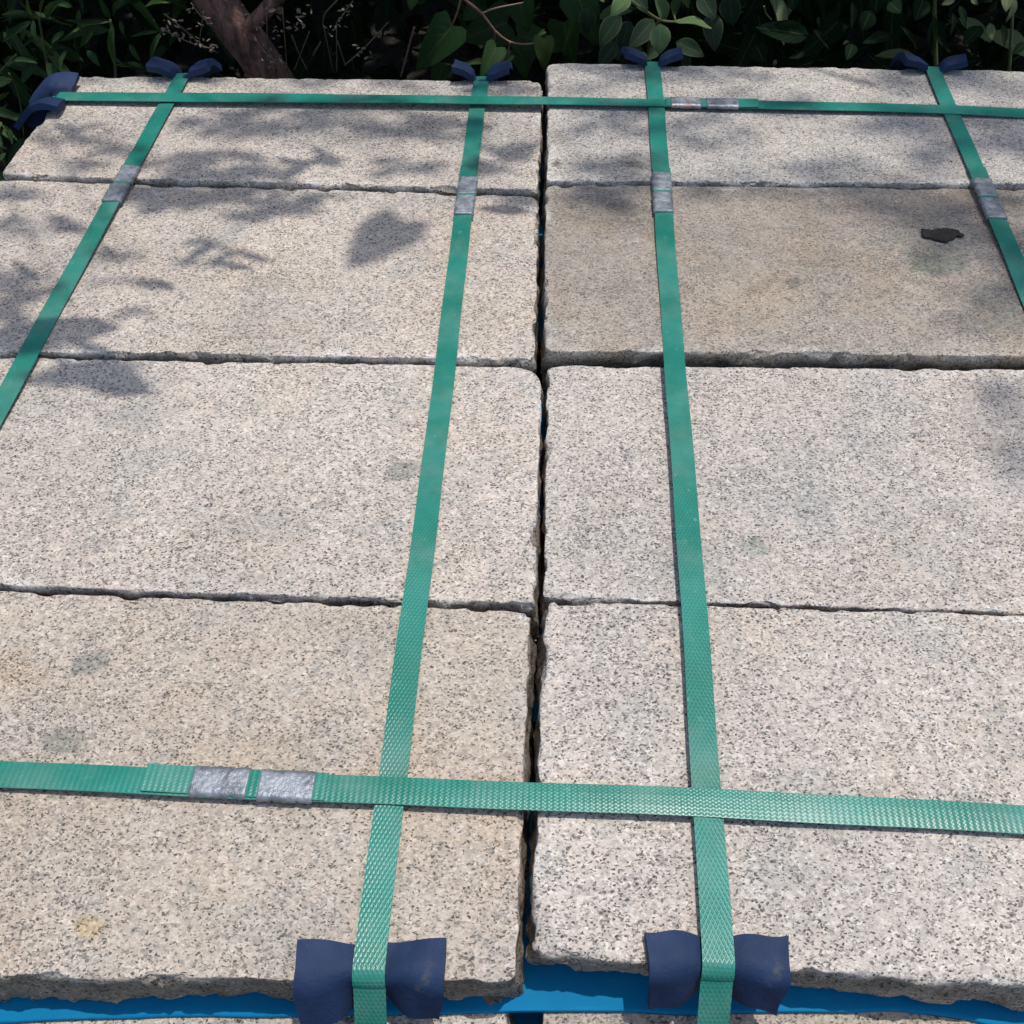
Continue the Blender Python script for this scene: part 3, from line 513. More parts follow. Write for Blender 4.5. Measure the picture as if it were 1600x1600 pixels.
def slab_mesh(name, W, D, T, corners, seed, rc=(.008,) * 4, chips=(), rough=1.0, tilt=(0, 0, 0), undercut=0.0, step=.0036, coarse=False, batter=(0, 0)):
    """local box centred on x,y with top at 0; corners = FL, FR, NL, NR in local xy"""
    fine = [0, .0008, .0018, .0032, .0052, .008, .0115] if not coarse else [0, .003, .008]
    tx = ticks(W, fine, step) - W / 2
    ty = ticks(D, fine, step) - D / 2
    tz = -ticks(T, fine[:6] if not coarse else fine, .006 if not coarse else .02)[::-1]
    V, F = box_grid(tx, ty, tz)
    h = np.array([W / 2, D / 2, T / 2])
    c = V - np.array([0, 0, -T / 2])
    # arris radius that varies along the edge, with chips
    n1 = fbm(V * 28, seed, 3)
    n2 = fbm(V * 110, seed + 5, 2)
    cl = cells(V * 62, seed + 3)
    r = .0012 + .0085 * np.clip(n1 - .22, 0, 1) * rough + .0008 * n2 * rough + .0045 * np.clip(cl - .80, 0, 1) / .20 * rough
    for (cx, cy, rad, amt) in chips:
        d = np.hypot(V[:, 0] - cx, V[:, 1] - cy)
        r += amt * np.clip(1 - d / rad, 0, 1) * (1 + .35 * n2)
    r = np.clip(r, .0009, T * .42)
    inner = np.clip(c, -(h - r[:, None]), h - r[:, None])
    d = c - inner
    m = np.abs(d).max(axis=1)
    l = np.linalg.norm(d, axis=1)
    k = np.where(l > 1e-9, m / np.maximum(l, 1e-9), 0)
    P = inner + d * k[:, None]
    P[:, 2] -= T / 2
    # plan corners
    for q, (sx, sy) in enumerate(((-1, 1), (1, 1), (-1, -1), (1, -1))):
        R = rc[q]
        ic = np.array([sx * (W / 2 - R), sy * (D / 2 - R)])
        dd = (P[:, :2] - ic) * np.array([sx, sy])
        mk = (dd[:, 0] > 0) & (dd[:, 1] > 0)
        mm = dd.max(axis=1)
        ll = np.hypot(dd[:, 0], dd[:, 1])
        kk = np.where(mk & (ll > 1e-9), mm / np.maximum(ll, 1e-9), 1)
        P[:, :2] = np.where(mk[:, None], ic + dd * kk[:, None] * np.array([sx, sy]), P[:, :2])
    # ragged outline and split sides
    ex, ey = W / 2 - np.abs(P[:, 0]), D / 2 - np.abs(P[:, 1])
    def wgt(e):
        t = np.clip(1 - e / .013, 0, 1)
        return t * t * (3 - 2 * t)
    depth = np.clip(-P[:, 2] / .012, 0, 1)
    amp = .0011 + .0022 * depth
    q = P.copy()
    lowf = fbm(q * 14, seed + 11, 2)
    midf = fbm(q * 55, seed + 21, 3)
    hif = fbm(q * 210, seed + 31, 2)
    disp = (lowf * .0012 + midf * amp + hif * (.0005 + .0007 * depth)) * rough
    c2 = cells(q * 45, seed + 61)
    bite = (np.clip(fbm(q * 33, seed + 61, 2) - .28, 0, 1) * .010 + np.clip(c2 - .84, 0, 1) * .022) * np.clip(1 - depth * .5, 0, 1)
    bite = bite - (cells(q * 55, seed + 71) - .5) * .0035 * depth
    disp = disp - bite * rough
    P[:, 0] += np.sign(P[:, 0]) * wgt(ex) * disp
    P[:, 1] += np.sign(P[:, 1]) * wgt(ey) * disp
    uc = undercut if isinstance(undercut, tuple) else (undercut, undercut)
    dn = np.clip(-P[:, 2] / T, 0, 1)
    P[:, 1] += (uc[0] + (uc[1] - uc[0]) * (P[:, 0] / W + .5)) * dn * wgt(np.where(P[:, 1] < 0, ey, 1))
    P[:, 0] += batter[0] * dn * wgt(np.where(P[:, 0] < 0, ex, 1)) + batter[1] * dn * wgt(np.where(P[:, 0] > 0, ex, 1))
    topw = np.clip(1 + P[:, 2] / .004, 0, 1)
    P[:, 2] += topw * (fbm(q * 7, seed + 41, 2) * .0009 + fbm(q * 60, seed + 51, 2) * .00028)
    # attributes
    e = np.minimum(ex, ey)
    side = np.clip((-P[:, 2] - .004) / .006, 0, 1)
    band = np.clip(1 - np.minimum(e, 1) / (.006 + .012 * np.clip(n1 + .2, 0, 1)), 0, 1)
    wear = band * (1 - side * .85) * np.clip(.55 + n1, 0, 1)
    # bilinear warp to the real corner points
    s, t = P[:, 0] / W + .5, P[:, 1] / D + .5
    FL, FR, NL, NR = [np.array(a) for a in corners]
    XY = (1 - s)[:, None] * (1 - t)[:, None] * NL + s[:, None] * (1 - t)[:, None] * NR + (1 - s)[:, None] * t[:, None] * FL + s[:, None] * t[:, None] * FR
    P[:, :2] = XY
    P[:, 2] += tilt[0] + tilt[1] * (s - .5) + tilt[2] * (t - .5)
    me = mesh(name, P, F)
    for nm, a in (('side', side), ('wear', wear)):
        at_ = me.attributes.new(nm, 'FLOAT', 'POINT')
        at_.data.foreach_set('value', a.astype(np.float32))
    try:
        me.set_sharp_from_angle(angle=math.radians(32))
    except Exception:
        pass
    return me

T = .058
GREY, GREEN, YEL = (.66, .70, .72), (.55, .66, .62), (.92, .80, .55)
# name: corners FL FR NL NR, (z, tilt x, tilt y), material spec, label
SLABS = {
 'L1': ([(-.636, 1.320), (-.002, 1.326), (-.648, 1.0765), (-.0055, 1.0655)], (.003, 0, -.001), dict(tint=(1.0, .98, .95)), dict(rc=(.007, .010, .008, .004)),
        'far left granite slab dappled with leaf shadows, a navy pad on its left edge'),
 'L2': ([(-.650, 1.0715), (-.004, 1.0605), (-.648, .7615), (-.0035, .7650)], (.0015, 0, -.006), dict(tint=(1.0, .97, .93)), dict(rc=(.005, .012, .005, .008), undercut=.002, batter=(0, .002)),
        'pale granite slab second from the back on the left, one round leaf shadow on it'),
 'L3': ([(-.650, .7570), (.003, .7605), (-.652, .4805), (.003, .4735)], (.0010, 0, -.004), dict(tint=(1.0, .985, .965), spots=[(.204, .0, .017, .016, (.60, .65, .67), .95), (-.05, .06, .05, .02, (.84, .87, .90), .7), (.09, -.07, .04, .025, (.86, .89, .92), .7)]), dict(rc=(.005, .024, .005, .005), undercut=.002, batter=(0, .003)),
        'pale granite slab third from the back on the left, clipped corner beside the gap'),
 'L4': ([(-.650, .4775), (-.001, .4690), (-.650, .172), (-.0043, .189)], (-.001, 0, .001), dict(tint=(.99, .96, .91), brown=.30, spots=[(-.012, .083, .017, .012, (.60, .67, .71), .95), (.16, -.03, .05, .03, (.86, .88, .9), .6), (-.10, .07, .06, .03, (.97, .88, .76), .7), (.045, -.113, .013, .008, YEL, .8), (-.015, .015, .018, .013, (.62, .70, .69), .9), (.06, .052, .010, .008, (1.25, 1.24, 1.22), .5)]), dict(rc=(.005, .006, .005, .006), undercut=(-.004, .006), batter=(0, .006)),
        'warm buff granite slab nearest on the left, two metal seals lying across it'),
 'R1': ([(.003, 1.366), (.648, 1.362), (.0056, 1.0775), (.652, 1.0885)], (.009, .002, .0), dict(tint=(.93, .95, .96), spots=[(-.312, -.11, .009, .006, (.35, .38, .36), .9), (-.218, -.108, .014, .010, (.40, .45, .40), .9)]), dict(rc=(.010, .015, .004, .005)),
        'far right granite slab, half shaded, under the rust-spotted seal'),
 'R2': ([(.004, 1.0745), (.652, 1.0850), (.006, .7705), (.650, .7830)], (.008, 0, -.007), dict(tint=(.89, .89, .875), brown=.8, dark=.08, spots=[(-.062, -.036, .012, .010, (.55, .62, .60), .85), (.100, .0, .036, .024, (.50, .59, .60), .95), (.125, .055, .10, .045, (.72, .77, .80), .85), (.15, -.06, .035, .05, (.66, .72, .75), .85), (-.24, .09, .06, .03, (.70, .73, .74), .7)]), dict(rc=(.012, .005, .008, .005), undercut=.004, chips=[(-.30, .135, .04, .003)], batter=(-.002, 0)),
        'brownish granite slab second from the back on the right, with a black scrap on it'),
 'R3': ([(.0093, .763), (.655, .778), (.010, .4835), (.655, .4800)], (-.001, 0, 0), dict(tint=(.97, .97, .975), spots=[(-.145, -.085, .014, .014, GREEN, .7)]), dict(rc=(.008, .005, .003, .005)),
        'pale grey granite slab third from the back on the right, beyond the nearest one'),
 'R4': ([(.010, .480), (.655, .477), (.006, .2025), (.655, .190)], (0, 0, 0), dict(tint=(1.0, .99, .98)), dict(rc=(.005, .005, .010, .005), undercut=(.014, -.010), batter=(-.002, 0), chips=[(-.315, -.13, .045, .013), (-.26, -.14, .05, .005), (-.09, -.14, .06, .005), (-.02, -.14, .05, .007)]),
        'light granite slab nearest on the right with a broken front corner and a navy pad'),
}
def slab_top(x, y):
    """highest stone surface at x, y (upper course)"""
    best = None
    for k, (cs, (z0, ax, ay), *_r) in SLABS.items():
        FL, FR, NL, NR = cs
        x0, x1 = min(FL[0], NL[0]), max(FR[0], NR[0])
        s = (x - x0) / (x1 - x0)
        if not (0 <= s <= 1):
            continue
        yn = NL[1] * (1 - s) + NR[1] * s
        yf = FL[1] * (1 - s) + FR[1] * s
        if yn <= y <= yf:
            t = (y - yn) / (yf - yn)
            z = z0 + ax * (s - .5) + ay * (t - .5)
            best = z if best is None else max(best, z)
    return best

for i, (k, (cs, tilt, mat, geo, lab)) in enumerate(SLABS.items()):
    c = np.mean(np.array(cs), axis=0)
    lc = [(p[0] - c[0], p[1] - c[1]) for p in cs]
    W = .5 * (cs[1][0] - cs[0][0] + cs[3][0] - cs[2][0])
    D = .5 * (cs[0][1] - cs[2][1] + cs[1][1] - cs[3][1])
    me = slab_mesh('granite_block', W, D, T, lc, 100 + i * 60, tilt=tilt, **geo)
    o = link('granite_block', me, granite('granite_' + 'abcdefgh'[i], offs=(i * 1.7, i * .9, i * .31), **mat), loc=(c[0], c[1], 0))
    tag(o, lab, 'stone slab', 'granite slabs on top of the stack')

# lower courses
LOW = []
for q in range(3):
    W, D = .645, .288
    lc = [(-W / 2, D / 2), (W / 2, D / 2), (-W / 2, -D / 2), (W / 2, -D / 2)]
    LOW.append(slab_mesh('granite_slab_low', W, D, T, lc, 900 + q * 77, rc=(.012,) * 4, step=.009, rough=1.4))
M_LOW = [granite('granite_low_' + 'abc'[q], offs=(q * 2.3 + 31, q, 0), tint=(.86, .84, .80), brown=.4 * q) for q in range(3)]
for q in range(3):
    LOW[q].materials.append(M_LOW[q])
COURSE = T + .009
z = -T - .009
ROWY = [(.164, .452), (.468, .756), (.768, 1.056), (1.066, 1.354)]
for course in range(4):
    for col in (0, 1):
        for row, (y0, y1) in enumerate(ROWY):
            jx, jy = random.uniform(-.005, .005), random.uniform(-.004, .004)
            o = link('granite_block', LOW[(course + row + col) % 3], None, loc=((-.329, .334)[col] + jx, (y0 + y1) / 2 + jy + (-.010 if row == 0 and course == 0 else 0), z - course * COURSE))
            o.rotation_euler = (0, 0, random.choice((0, math.pi)) + random.uniform(-.006, .006))
            if row == 0 and course == 0:
                lab = ('rough front edge of the lower granite slab under the buff slab, at the bottom left' if col == 0 else 'rough front edge of the lower granite slab under the broken corner, at the bottom right')
                tag(o, lab, 'stone slab', 'granite slabs in the lower courses')
            else:
                tag(o, 'granite slab in the lower courses, hidden beneath the top slabs', 'stone slab', 'granite slabs in the lower courses')
zp = z - 3 * COURSE - T - .002      # top of the pallet
PALLET_H = zp - GROUND
pal = empty('wooden_pallet', (0, .76, GROUND))
tag(pal, 'wooden pallet carrying the stack of granite slabs', 'pallet')
def boxmesh(name, sx, sy, sz, bev=.003):
    bm = bmesh.new()
    bmesh.ops.create_cube(bm, size=1)
    bmesh.ops.scale(bm, vec=(sx, sy, sz), verts=bm.verts)
    bmesh.ops.bevel(bm, geom=bm.edges[:], offset=bev, segments=1, affect='EDGES')
    me = bpy.data.meshes.new(name)
    bm.to_mesh(me)
    bm.free()
    return me
bd = boxmesh('deck_board', 1.32, .11, .02)
bearer = boxmesh('bearer', .09, 1.22, PALLET_H - .022)
bd.materials.append(M_WOOD)
bearer.materials.append(M_WOOD)
for i in range(8):
    link('deck_board', bd, None, pal, (0, -.55 + i * 1.10 / 7, PALLET_H - .010))
for x in (-.58, 0, .58):
    link('bearer', bearer, None, pal, (x, 0, (PALLET_H - .022) / 2 - .0))

# ------------------------------------------------------------------ blue foam sheets between the courses
def foam_strip(x0, x1, yn, yf, zt, seed, droop=.0, front=None):
    nx, ny = 130, 40
    V = []
    for j in range(ny + 1):
        for i in range(nx + 1):
            x = x0 + (x1 - x0) * i / nx
            n0 = yn(x) if callable(yn) else yn
            n1 = yf(x) if callable(yf) else yf
            V.append((x, n0 + (n1 - n0) * (j / ny) ** 1.6, 0))
    V = np.array(V)
    t = (np.arange(len(V)) // (nx + 1)) / ny
    edge = np.clip(1 - t / .10, 0, 1)
    V[:, 1] += edge * (fbm(V * np.array([9, 0, 0]), seed, 3) * .004)
    V[:, 2] = fbm(V * 6, seed + 3, 2) * .0009 - edge ** 2 * droop + edge * fbm(V * np.array([16, 3, 0]), seed + 9, 2) * .0016
    top = V.copy()
    bot = V.copy()
    bot[:, 2] -= .0032
    F = []
    n = len(V)
    for j in range(ny):
        for i in range(nx):
            a = j * (nx + 1) + i
            F.append((a, a + 1, a + nx + 2, a + nx + 1))
            F.append((n + a, n + a + nx + 1, n + a + nx + 2, n + a + 1))
    for i in range(nx):
        a, b = i, i + 1
        F.append((a, n + a, n + b, b))
        a, b = ny * (nx + 1) + i, ny * (nx + 1) + i + 1
        F.append((a, b, n + b, n + a))
    for j in range(ny):
        a, b = j * (nx + 1), (j + 1) * (nx + 1)
        F.append((a, b, n + b, n + a))
        a, b = a + nx, b + nx
        F.append((a, n + a, n + b, b))
    return mesh('blue_foam_sheet', np.vstack([top, bot]) + np.array([0, 0, zt]), F)
def near_edge(x):
    pts = [(-.70, .158), (-.349, .166), (-.24, .176), (-.12, .1815), (-.05, .1825), (.037, .1865), (.12, .1885), (.25, .1935), (.30, .192), (.33, .186), (.42, .170), (.7, .16)]
    for (a, b), (c, d) in zip(pts, pts[1:]):
        if a <= x <= c:
            return b + (d - b) * (x - a) / (c - a)
    return .16
FZ = -T - .0035
for (y0, y1, lab) in ((near_edge, .335, 'bright blue foam sheet poking out under the front edge of the top slabs'),
                      (.405, .47, 'blue foam strip seen in the gap near the nearest slabs'),
                      (.485, .535, 'short blue foam strip deep in the gap between the third slabs'),
                      (.62, .80, 'blue foam strip deep in the gap where four slabs meet'),
                      (.87, 1.09, 'dark blue foam strip deep in the gap beside the brownish slab')):
    me = foam_strip(-.67, .67, y0, y1, FZ, int(abs(hash(lab[:9])) % 7) if False else len(lab), .0015 if callable(y0) else 0)
    tag(link('blue_foam_sheet', me, M_SHEET), lab, 'foam sheet', 'blue foam sheets between the courses')
for course in range(1, 4):
    me = foam_strip(-.66, .66, .17, 1.34, z - (course - 1) * COURSE - T - .0035, 40 + course)
    tag(link('blue_foam_sheet', me, M_SHEET), 'blue foam sheet deep in the stack, hidden between the lower courses', 'foam sheet', 'blue foam sheets between the courses')

# ------------------------------------------------------------------ straps
SW, ST = .0205, .0011          # width, thickness
def hull(pts):
    h = []
    for p in sorted(pts):
        while len(h) >= 2 and (h[-1][0] - h[-2][0]) * (p[1] - h[-2][1]) >= (p[0] - h[-2][0]) * (h[-1][1] - h[-2][1]):
            h.pop()
        h.append(p)
    return h
def hz(h, a):
    for (a0, z0), (a1, z1) in zip(h, h[1:]):
        if a0 <= a <= a1:
            return z0 + (z1 - z0) * (a - a0) / max(1e-9, a1 - a0)
    return h[-1][1] if a > h[-1][0] else h[0][1]

def ribbon(name, centre, wdir, width, thick, v0=0.0, wav=0.0, cross=3, pinch=None):
    """swept flat band; centre = list of points on the underside centre line, wdir = width direction(s)"""
    C = [Vector(p) for p in centre]
    m = len(C)
    V, UV, F = [], [], []
    run = v0
    nc = cross
    for i, p in enumerate(C):
        d = (C[min(i + 1, m - 1)] - C[max(i - 1, 0)]).normalized()
        wd = Vector(wdir[i]) if isinstance(wdir[0], (tuple, list, Vector)) else Vector(wdir)
        wd = (wd - d * wd.dot(d)).normalized()
        up = wd.cross(d)
        if i:
            run += (p - C[i - 1]).length
        for lay in (1, 0):
            for k in range(nc + 1):
                u = (k / nc - .5) * width * (pinch[i] if pinch else 1)
                crown = thick if lay else 0
                if lay and k in (0, nc): crown = thick * .72
                if wav:
                    crown += wav * math.sin(run * 260 + k * 1.9 + i) * (.6 if lay else 1.0) * random.uniform(.2, 1)
                V.append(p + wd * u + up * crown)
                UV.append((u, run))
    row = 2 * (nc + 1)
    for i in range(m - 1):
        a, b = i * row, (i + 1) * row
        for k in range(nc):
            F.append((a + k, a + k + 1, b + k + 1, b + k))
            F.append((a + nc + 1 + k, b + nc + 1 + k, b + nc + 2 + k, a + nc + 2 + k))
        F.append((a, b, b + nc + 1, a + nc + 1))
        F.append((a + nc, a + 2 * nc + 1, b + 2 * nc + 1, b + nc))
    for e in (0, (m - 1) * row):
        q = [e + k for k in range(nc + 1)] + [e + nc + 1 + k for k in range(nc, -1, -1)]
        F.append(tuple(q if e else q[::-1]))
    bmt = mesh(name, V, F, True, UV)
    bm = bmesh.new()
    bm.from_mesh(bmt)
    bmesh.ops.recalc_face_normals(bm, faces=bm.faces)
    bm.to_mesh(bmt)
    bm.free()
    for p in bmt.polygons:
        p.use_smooth = False
    return bmt

def strap_path(axis, line, a0, a1, hullpts, padfar, padnear, extra=()):
    """points from (low, near/left end) up over the top and down; axis 'y' or 'x'. line(a)->other coordinate"""
    h = hull(hullpts)
    out = []
    def add(a, zz):
        o = line(a)
        out.append((o, a, zz) if axis == 'y' else (a, o, zz))
    zl = zp - .01
    R = .010
    z0, z1 = hz(h, a0), hz(h, a1)
    # near end
    for zz in np.linspace(zl, z0 - R, 26):
        ya = a0 - padnear
        if axis == 'y':
            k = min(1, max(0, (z0 - R - zz) / .060))
            ya = ya + (.1475 - ya) * k
        add(ya, zz)
    for g in np.linspace(0, math.pi / 2, 8)[1:]:
        add(a0 - padnear + R * (1 - math.cos(g)), z0 - R + R * math.sin(g))
    s0, s1 = a0 - padnear + R, a1 + padfar - R
    for a in np.linspace(s0, s1, int((s1 - s0) / .006))[1:-1]:
        add(a, max(hz(h, a), 0) if False else hz(h, min(max(a, h[0][0]), h[-1][0])))
    for g in np.linspace(math.pi / 2, 0, 8):
        add(a1 + padfar - R * (1 - math.cos(g)), z1 - R + R * math.sin(g))
    for zz in np.linspace(z1 - R, zl, 14)[1:]:
        add(a1 + padfar, zz)
    return out

def sub_path(path, axis, lo, hi, lift, n=14):
    i = 1 if axis == 'y' else 0
    pts = [p for p in path if p[2] > -.03]
    pts.sort(key=lambda p: p[i])
    A = np.array([p[i] for p in pts])
    res = []
    for a in np.linspace(lo, hi, n):
        k = int(np.clip(np.searchsorted(A, a), 1, len(A) - 1))
        f = (a - A[k - 1]) / max(1e-9, A[k] - A[k - 1])
        p = Vector(pts[k - 1]).lerp(Vector(pts[k]), f)
        res.append(p + Vector((0, 0, lift)))
    return res

def make_strap(label, axis, line, a0, a1, padnear, padfar, hullpts, seals, tail, mat, rusty=(), flip=False, group=None, lift=0.0):
    path = strap_path(axis, line, a0, a1, hullpts, padfar, padnear)
    base = path[0]
    root = empty('packing_strap', base)
    tag(root, label, 'strap', group)
    wd = (1, 0, 0) if axis == 'y' else (0, -1, 0)
    def loc(pts):
        return [Vector(p) - Vector(base) for p in pts]
    ph = random.uniform(0, 9)
    wob = []
    for i, p in enumerate(path):
        s_ = i * .0061
        off = .0006 * math.sin(s_ * 9 + ph) + .0003 * math.sin(s_ * 31 + ph * 2)
        wob.append((p[0] + off, p[1], p[2]) if axis == 'y' else (p[0], p[1] + off, p[2]))
    tw = []
    for i in range(len(path)):
        g = .05 * math.sin(i * .031 + ph) + .02 * math.sin(i * .11 + ph)
        tw.append((1, 0, g) if axis == 'y' else (0, -1, g))
    link('band', ribbon('band', loc(wob), tw, SW, ST), mat, root)
    # overlapping tail, slightly askew
    lo, hi = tail
    tp = sub_path(path, axis, lo, hi, ST + .0004, 16)
    sk = random.uniform(-.0012, .0012)
    far_end = (hi if flip else lo)
    tpp = []
    for p in tp:
        a = p[1] if axis == 'y' else p[0]
        f = abs(a - (lo if flip else hi)) / (hi - lo)
        tpp.append(p + (Vector((sk * f, 0, .0012 * f ** 3)) if axis == 'y' else Vector((0, sk * f, .0012 * f ** 3))))
    link('strap_tail', ribbon('strap_tail', loc(tpp), wd, SW, ST, .37), mat, root)
    for i, (s0, s1) in enumerate(seals):
        sp = sub_path(path, axis, s0, s1, -.0008, 34)
        pin = [1 - .085 * sum(math.exp(-((t_ / 33 - c_) / .035) ** 2) for c_ in (.27, .73)) + .012 * math.sin(t_ * .9) for t_ in range(34)]
        g = random.uniform(-.0007, .0007)
        sp = [p + (Vector((g, 0, 0)) if axis == 'y' else Vector((0, g, 0))) for p in sp]
        me = ribbon('seal', loc(sp), wd, SW + .0022, ST * 2 + .0024, 0, .0006, 8, pin)
        for pp in me.polygons: pp.use_smooth = True
        o = link('seal', me, M_RUST if i in rusty else M_SEAL, root)
        if i in rusty: o['label'] = 'rust-spotted metal seal'
    return path

def topline(axis, line, a0, a1, add=.0008, pads=()):
    pts = []
    for a in np.linspace(a0, a1, 120):
        o = line(a)
        zt = slab_top(o, a) if axis == 'y' else slab_top(a, o)
        if zt is not None:
            pts.append((a, zt + add))
    for a, zz in pads:
        pts.append((a, zz))
    return pts

def lin(p, q):
    return lambda a: p[1] + (q[1] - p[1]) * (a - p[0]) / (q[0] - p[0])
LA, LB = lin((.68, -.507), (1.344, -.486)), lin((.2, -.0957), (1.33, -.0857))
LC, LD = lin((.22, .1238), (1.37, .1445)), lin((.90, .5080), (1.37, .519))
G4 = 'green straps running away from the camera'
PADT = .004
PATHS = {}
for k, ln, y0, y1, seals, tail, pn, lab in (
    ('A', LA, .180, 1.324, [(1.019, 1.0535), (1.0580, 1.0915)], (1.024, 1.122), .0, 'leftmost long green strap, running over the left side of the slabs'),
    ('B', LB, .188, 1.329, [(1.006, 1.0420), (1.0465, 1.0805)], (1.012, 1.105), PADT, 'long green strap just left of the central gap, navy pads at both ends'),
    ('C', LC, .199, 1.365, [(1.009, 1.0465), (1.0512, 1.0878)], (1.014, 1.098), PADT, 'long green strap just right of the central gap, over the broken front slab'),
    ('D', LD, .196, 1.362, [(1.0085, 1.0465), (1.0512, 1.0865)], (1.014, 1.111), .0, 'rightmost long green strap, leaving the picture on the right')):
    tl = topline('y', ln, y0 + .004, y1 - .004, .0006, [(y1 - .003, (slab_top(ln(y1 - .006), y1 - .006) or 0) + PADT)] + ([(y0 + .003, (slab_top(ln(y0 + .01), y0 + .01) or 0) + .0062)] if pn else []))
    PATHS[k] = make_strap(lab, 'y', ln, y0, y1, pn + .001, PADT + .001, tl, seals, tail, M_STRAP_D, group=G4, flip=True)

def cross_line(pts):
    def f(a):
        for (x0, y0), (x1, y1) in zip(pts, pts[1:]):
            if a <= x1:
                return y0 + (y1 - y0) * (a - x0) / (x1 - x0)
        return pts[-1][1]
    return f
LN = cross_line([(-.70, .3165), (-.376, .3133), (.344, .3026), (.7, .300)])
LF = cross_line([(-.70, 1.2515), (-.62, 1.2515), (0, 1.254), (.27, 1.250), (.61, 1.243), (.7, 1.243)])
def over(axisline, keys):
    r = []
    for k in keys:
        ln = {'A': LA, 'B': LB, 'C': LC, 'D': LD}[k]
        y = axisline(ln(.8))
        x = ln(y)
        zz = sub_path(PATHS[k], 'y', y, y + .001, 0, 2)[0].z
        for dx in (-SW / 2, SW / 2):
            r.append((x + dx, zz + ST + .0006))
    return r
GX = 'green straps running across the slabs'
tl = topline('x', LN, -.648, .652, .0016) + over(LN, 'ABCD')
make_strap('near green strap running across the slabs, two grey seals on its left part', 'x', LN, -.650, .655, .001, .001, tl, [(-.2355, -.1957), (-.1875, -.1488)], (-.2695, -.14), M_STRAP_R, group=GX)
tl = topline('x', LF, -.640, .645, .0016, [(-.640, .004 + PADT + .001)]) + over(LF, 'ABCD')
make_strap('far green strap running across the back slabs below the shrubs', 'x', LF, -.644, .650, PADT + .001, .001, tl, [(.1614, .1991), (.2073, .2471)], (.155, .2729), M_STRAP_R, rusty=(0,), group=GX, flip=True)

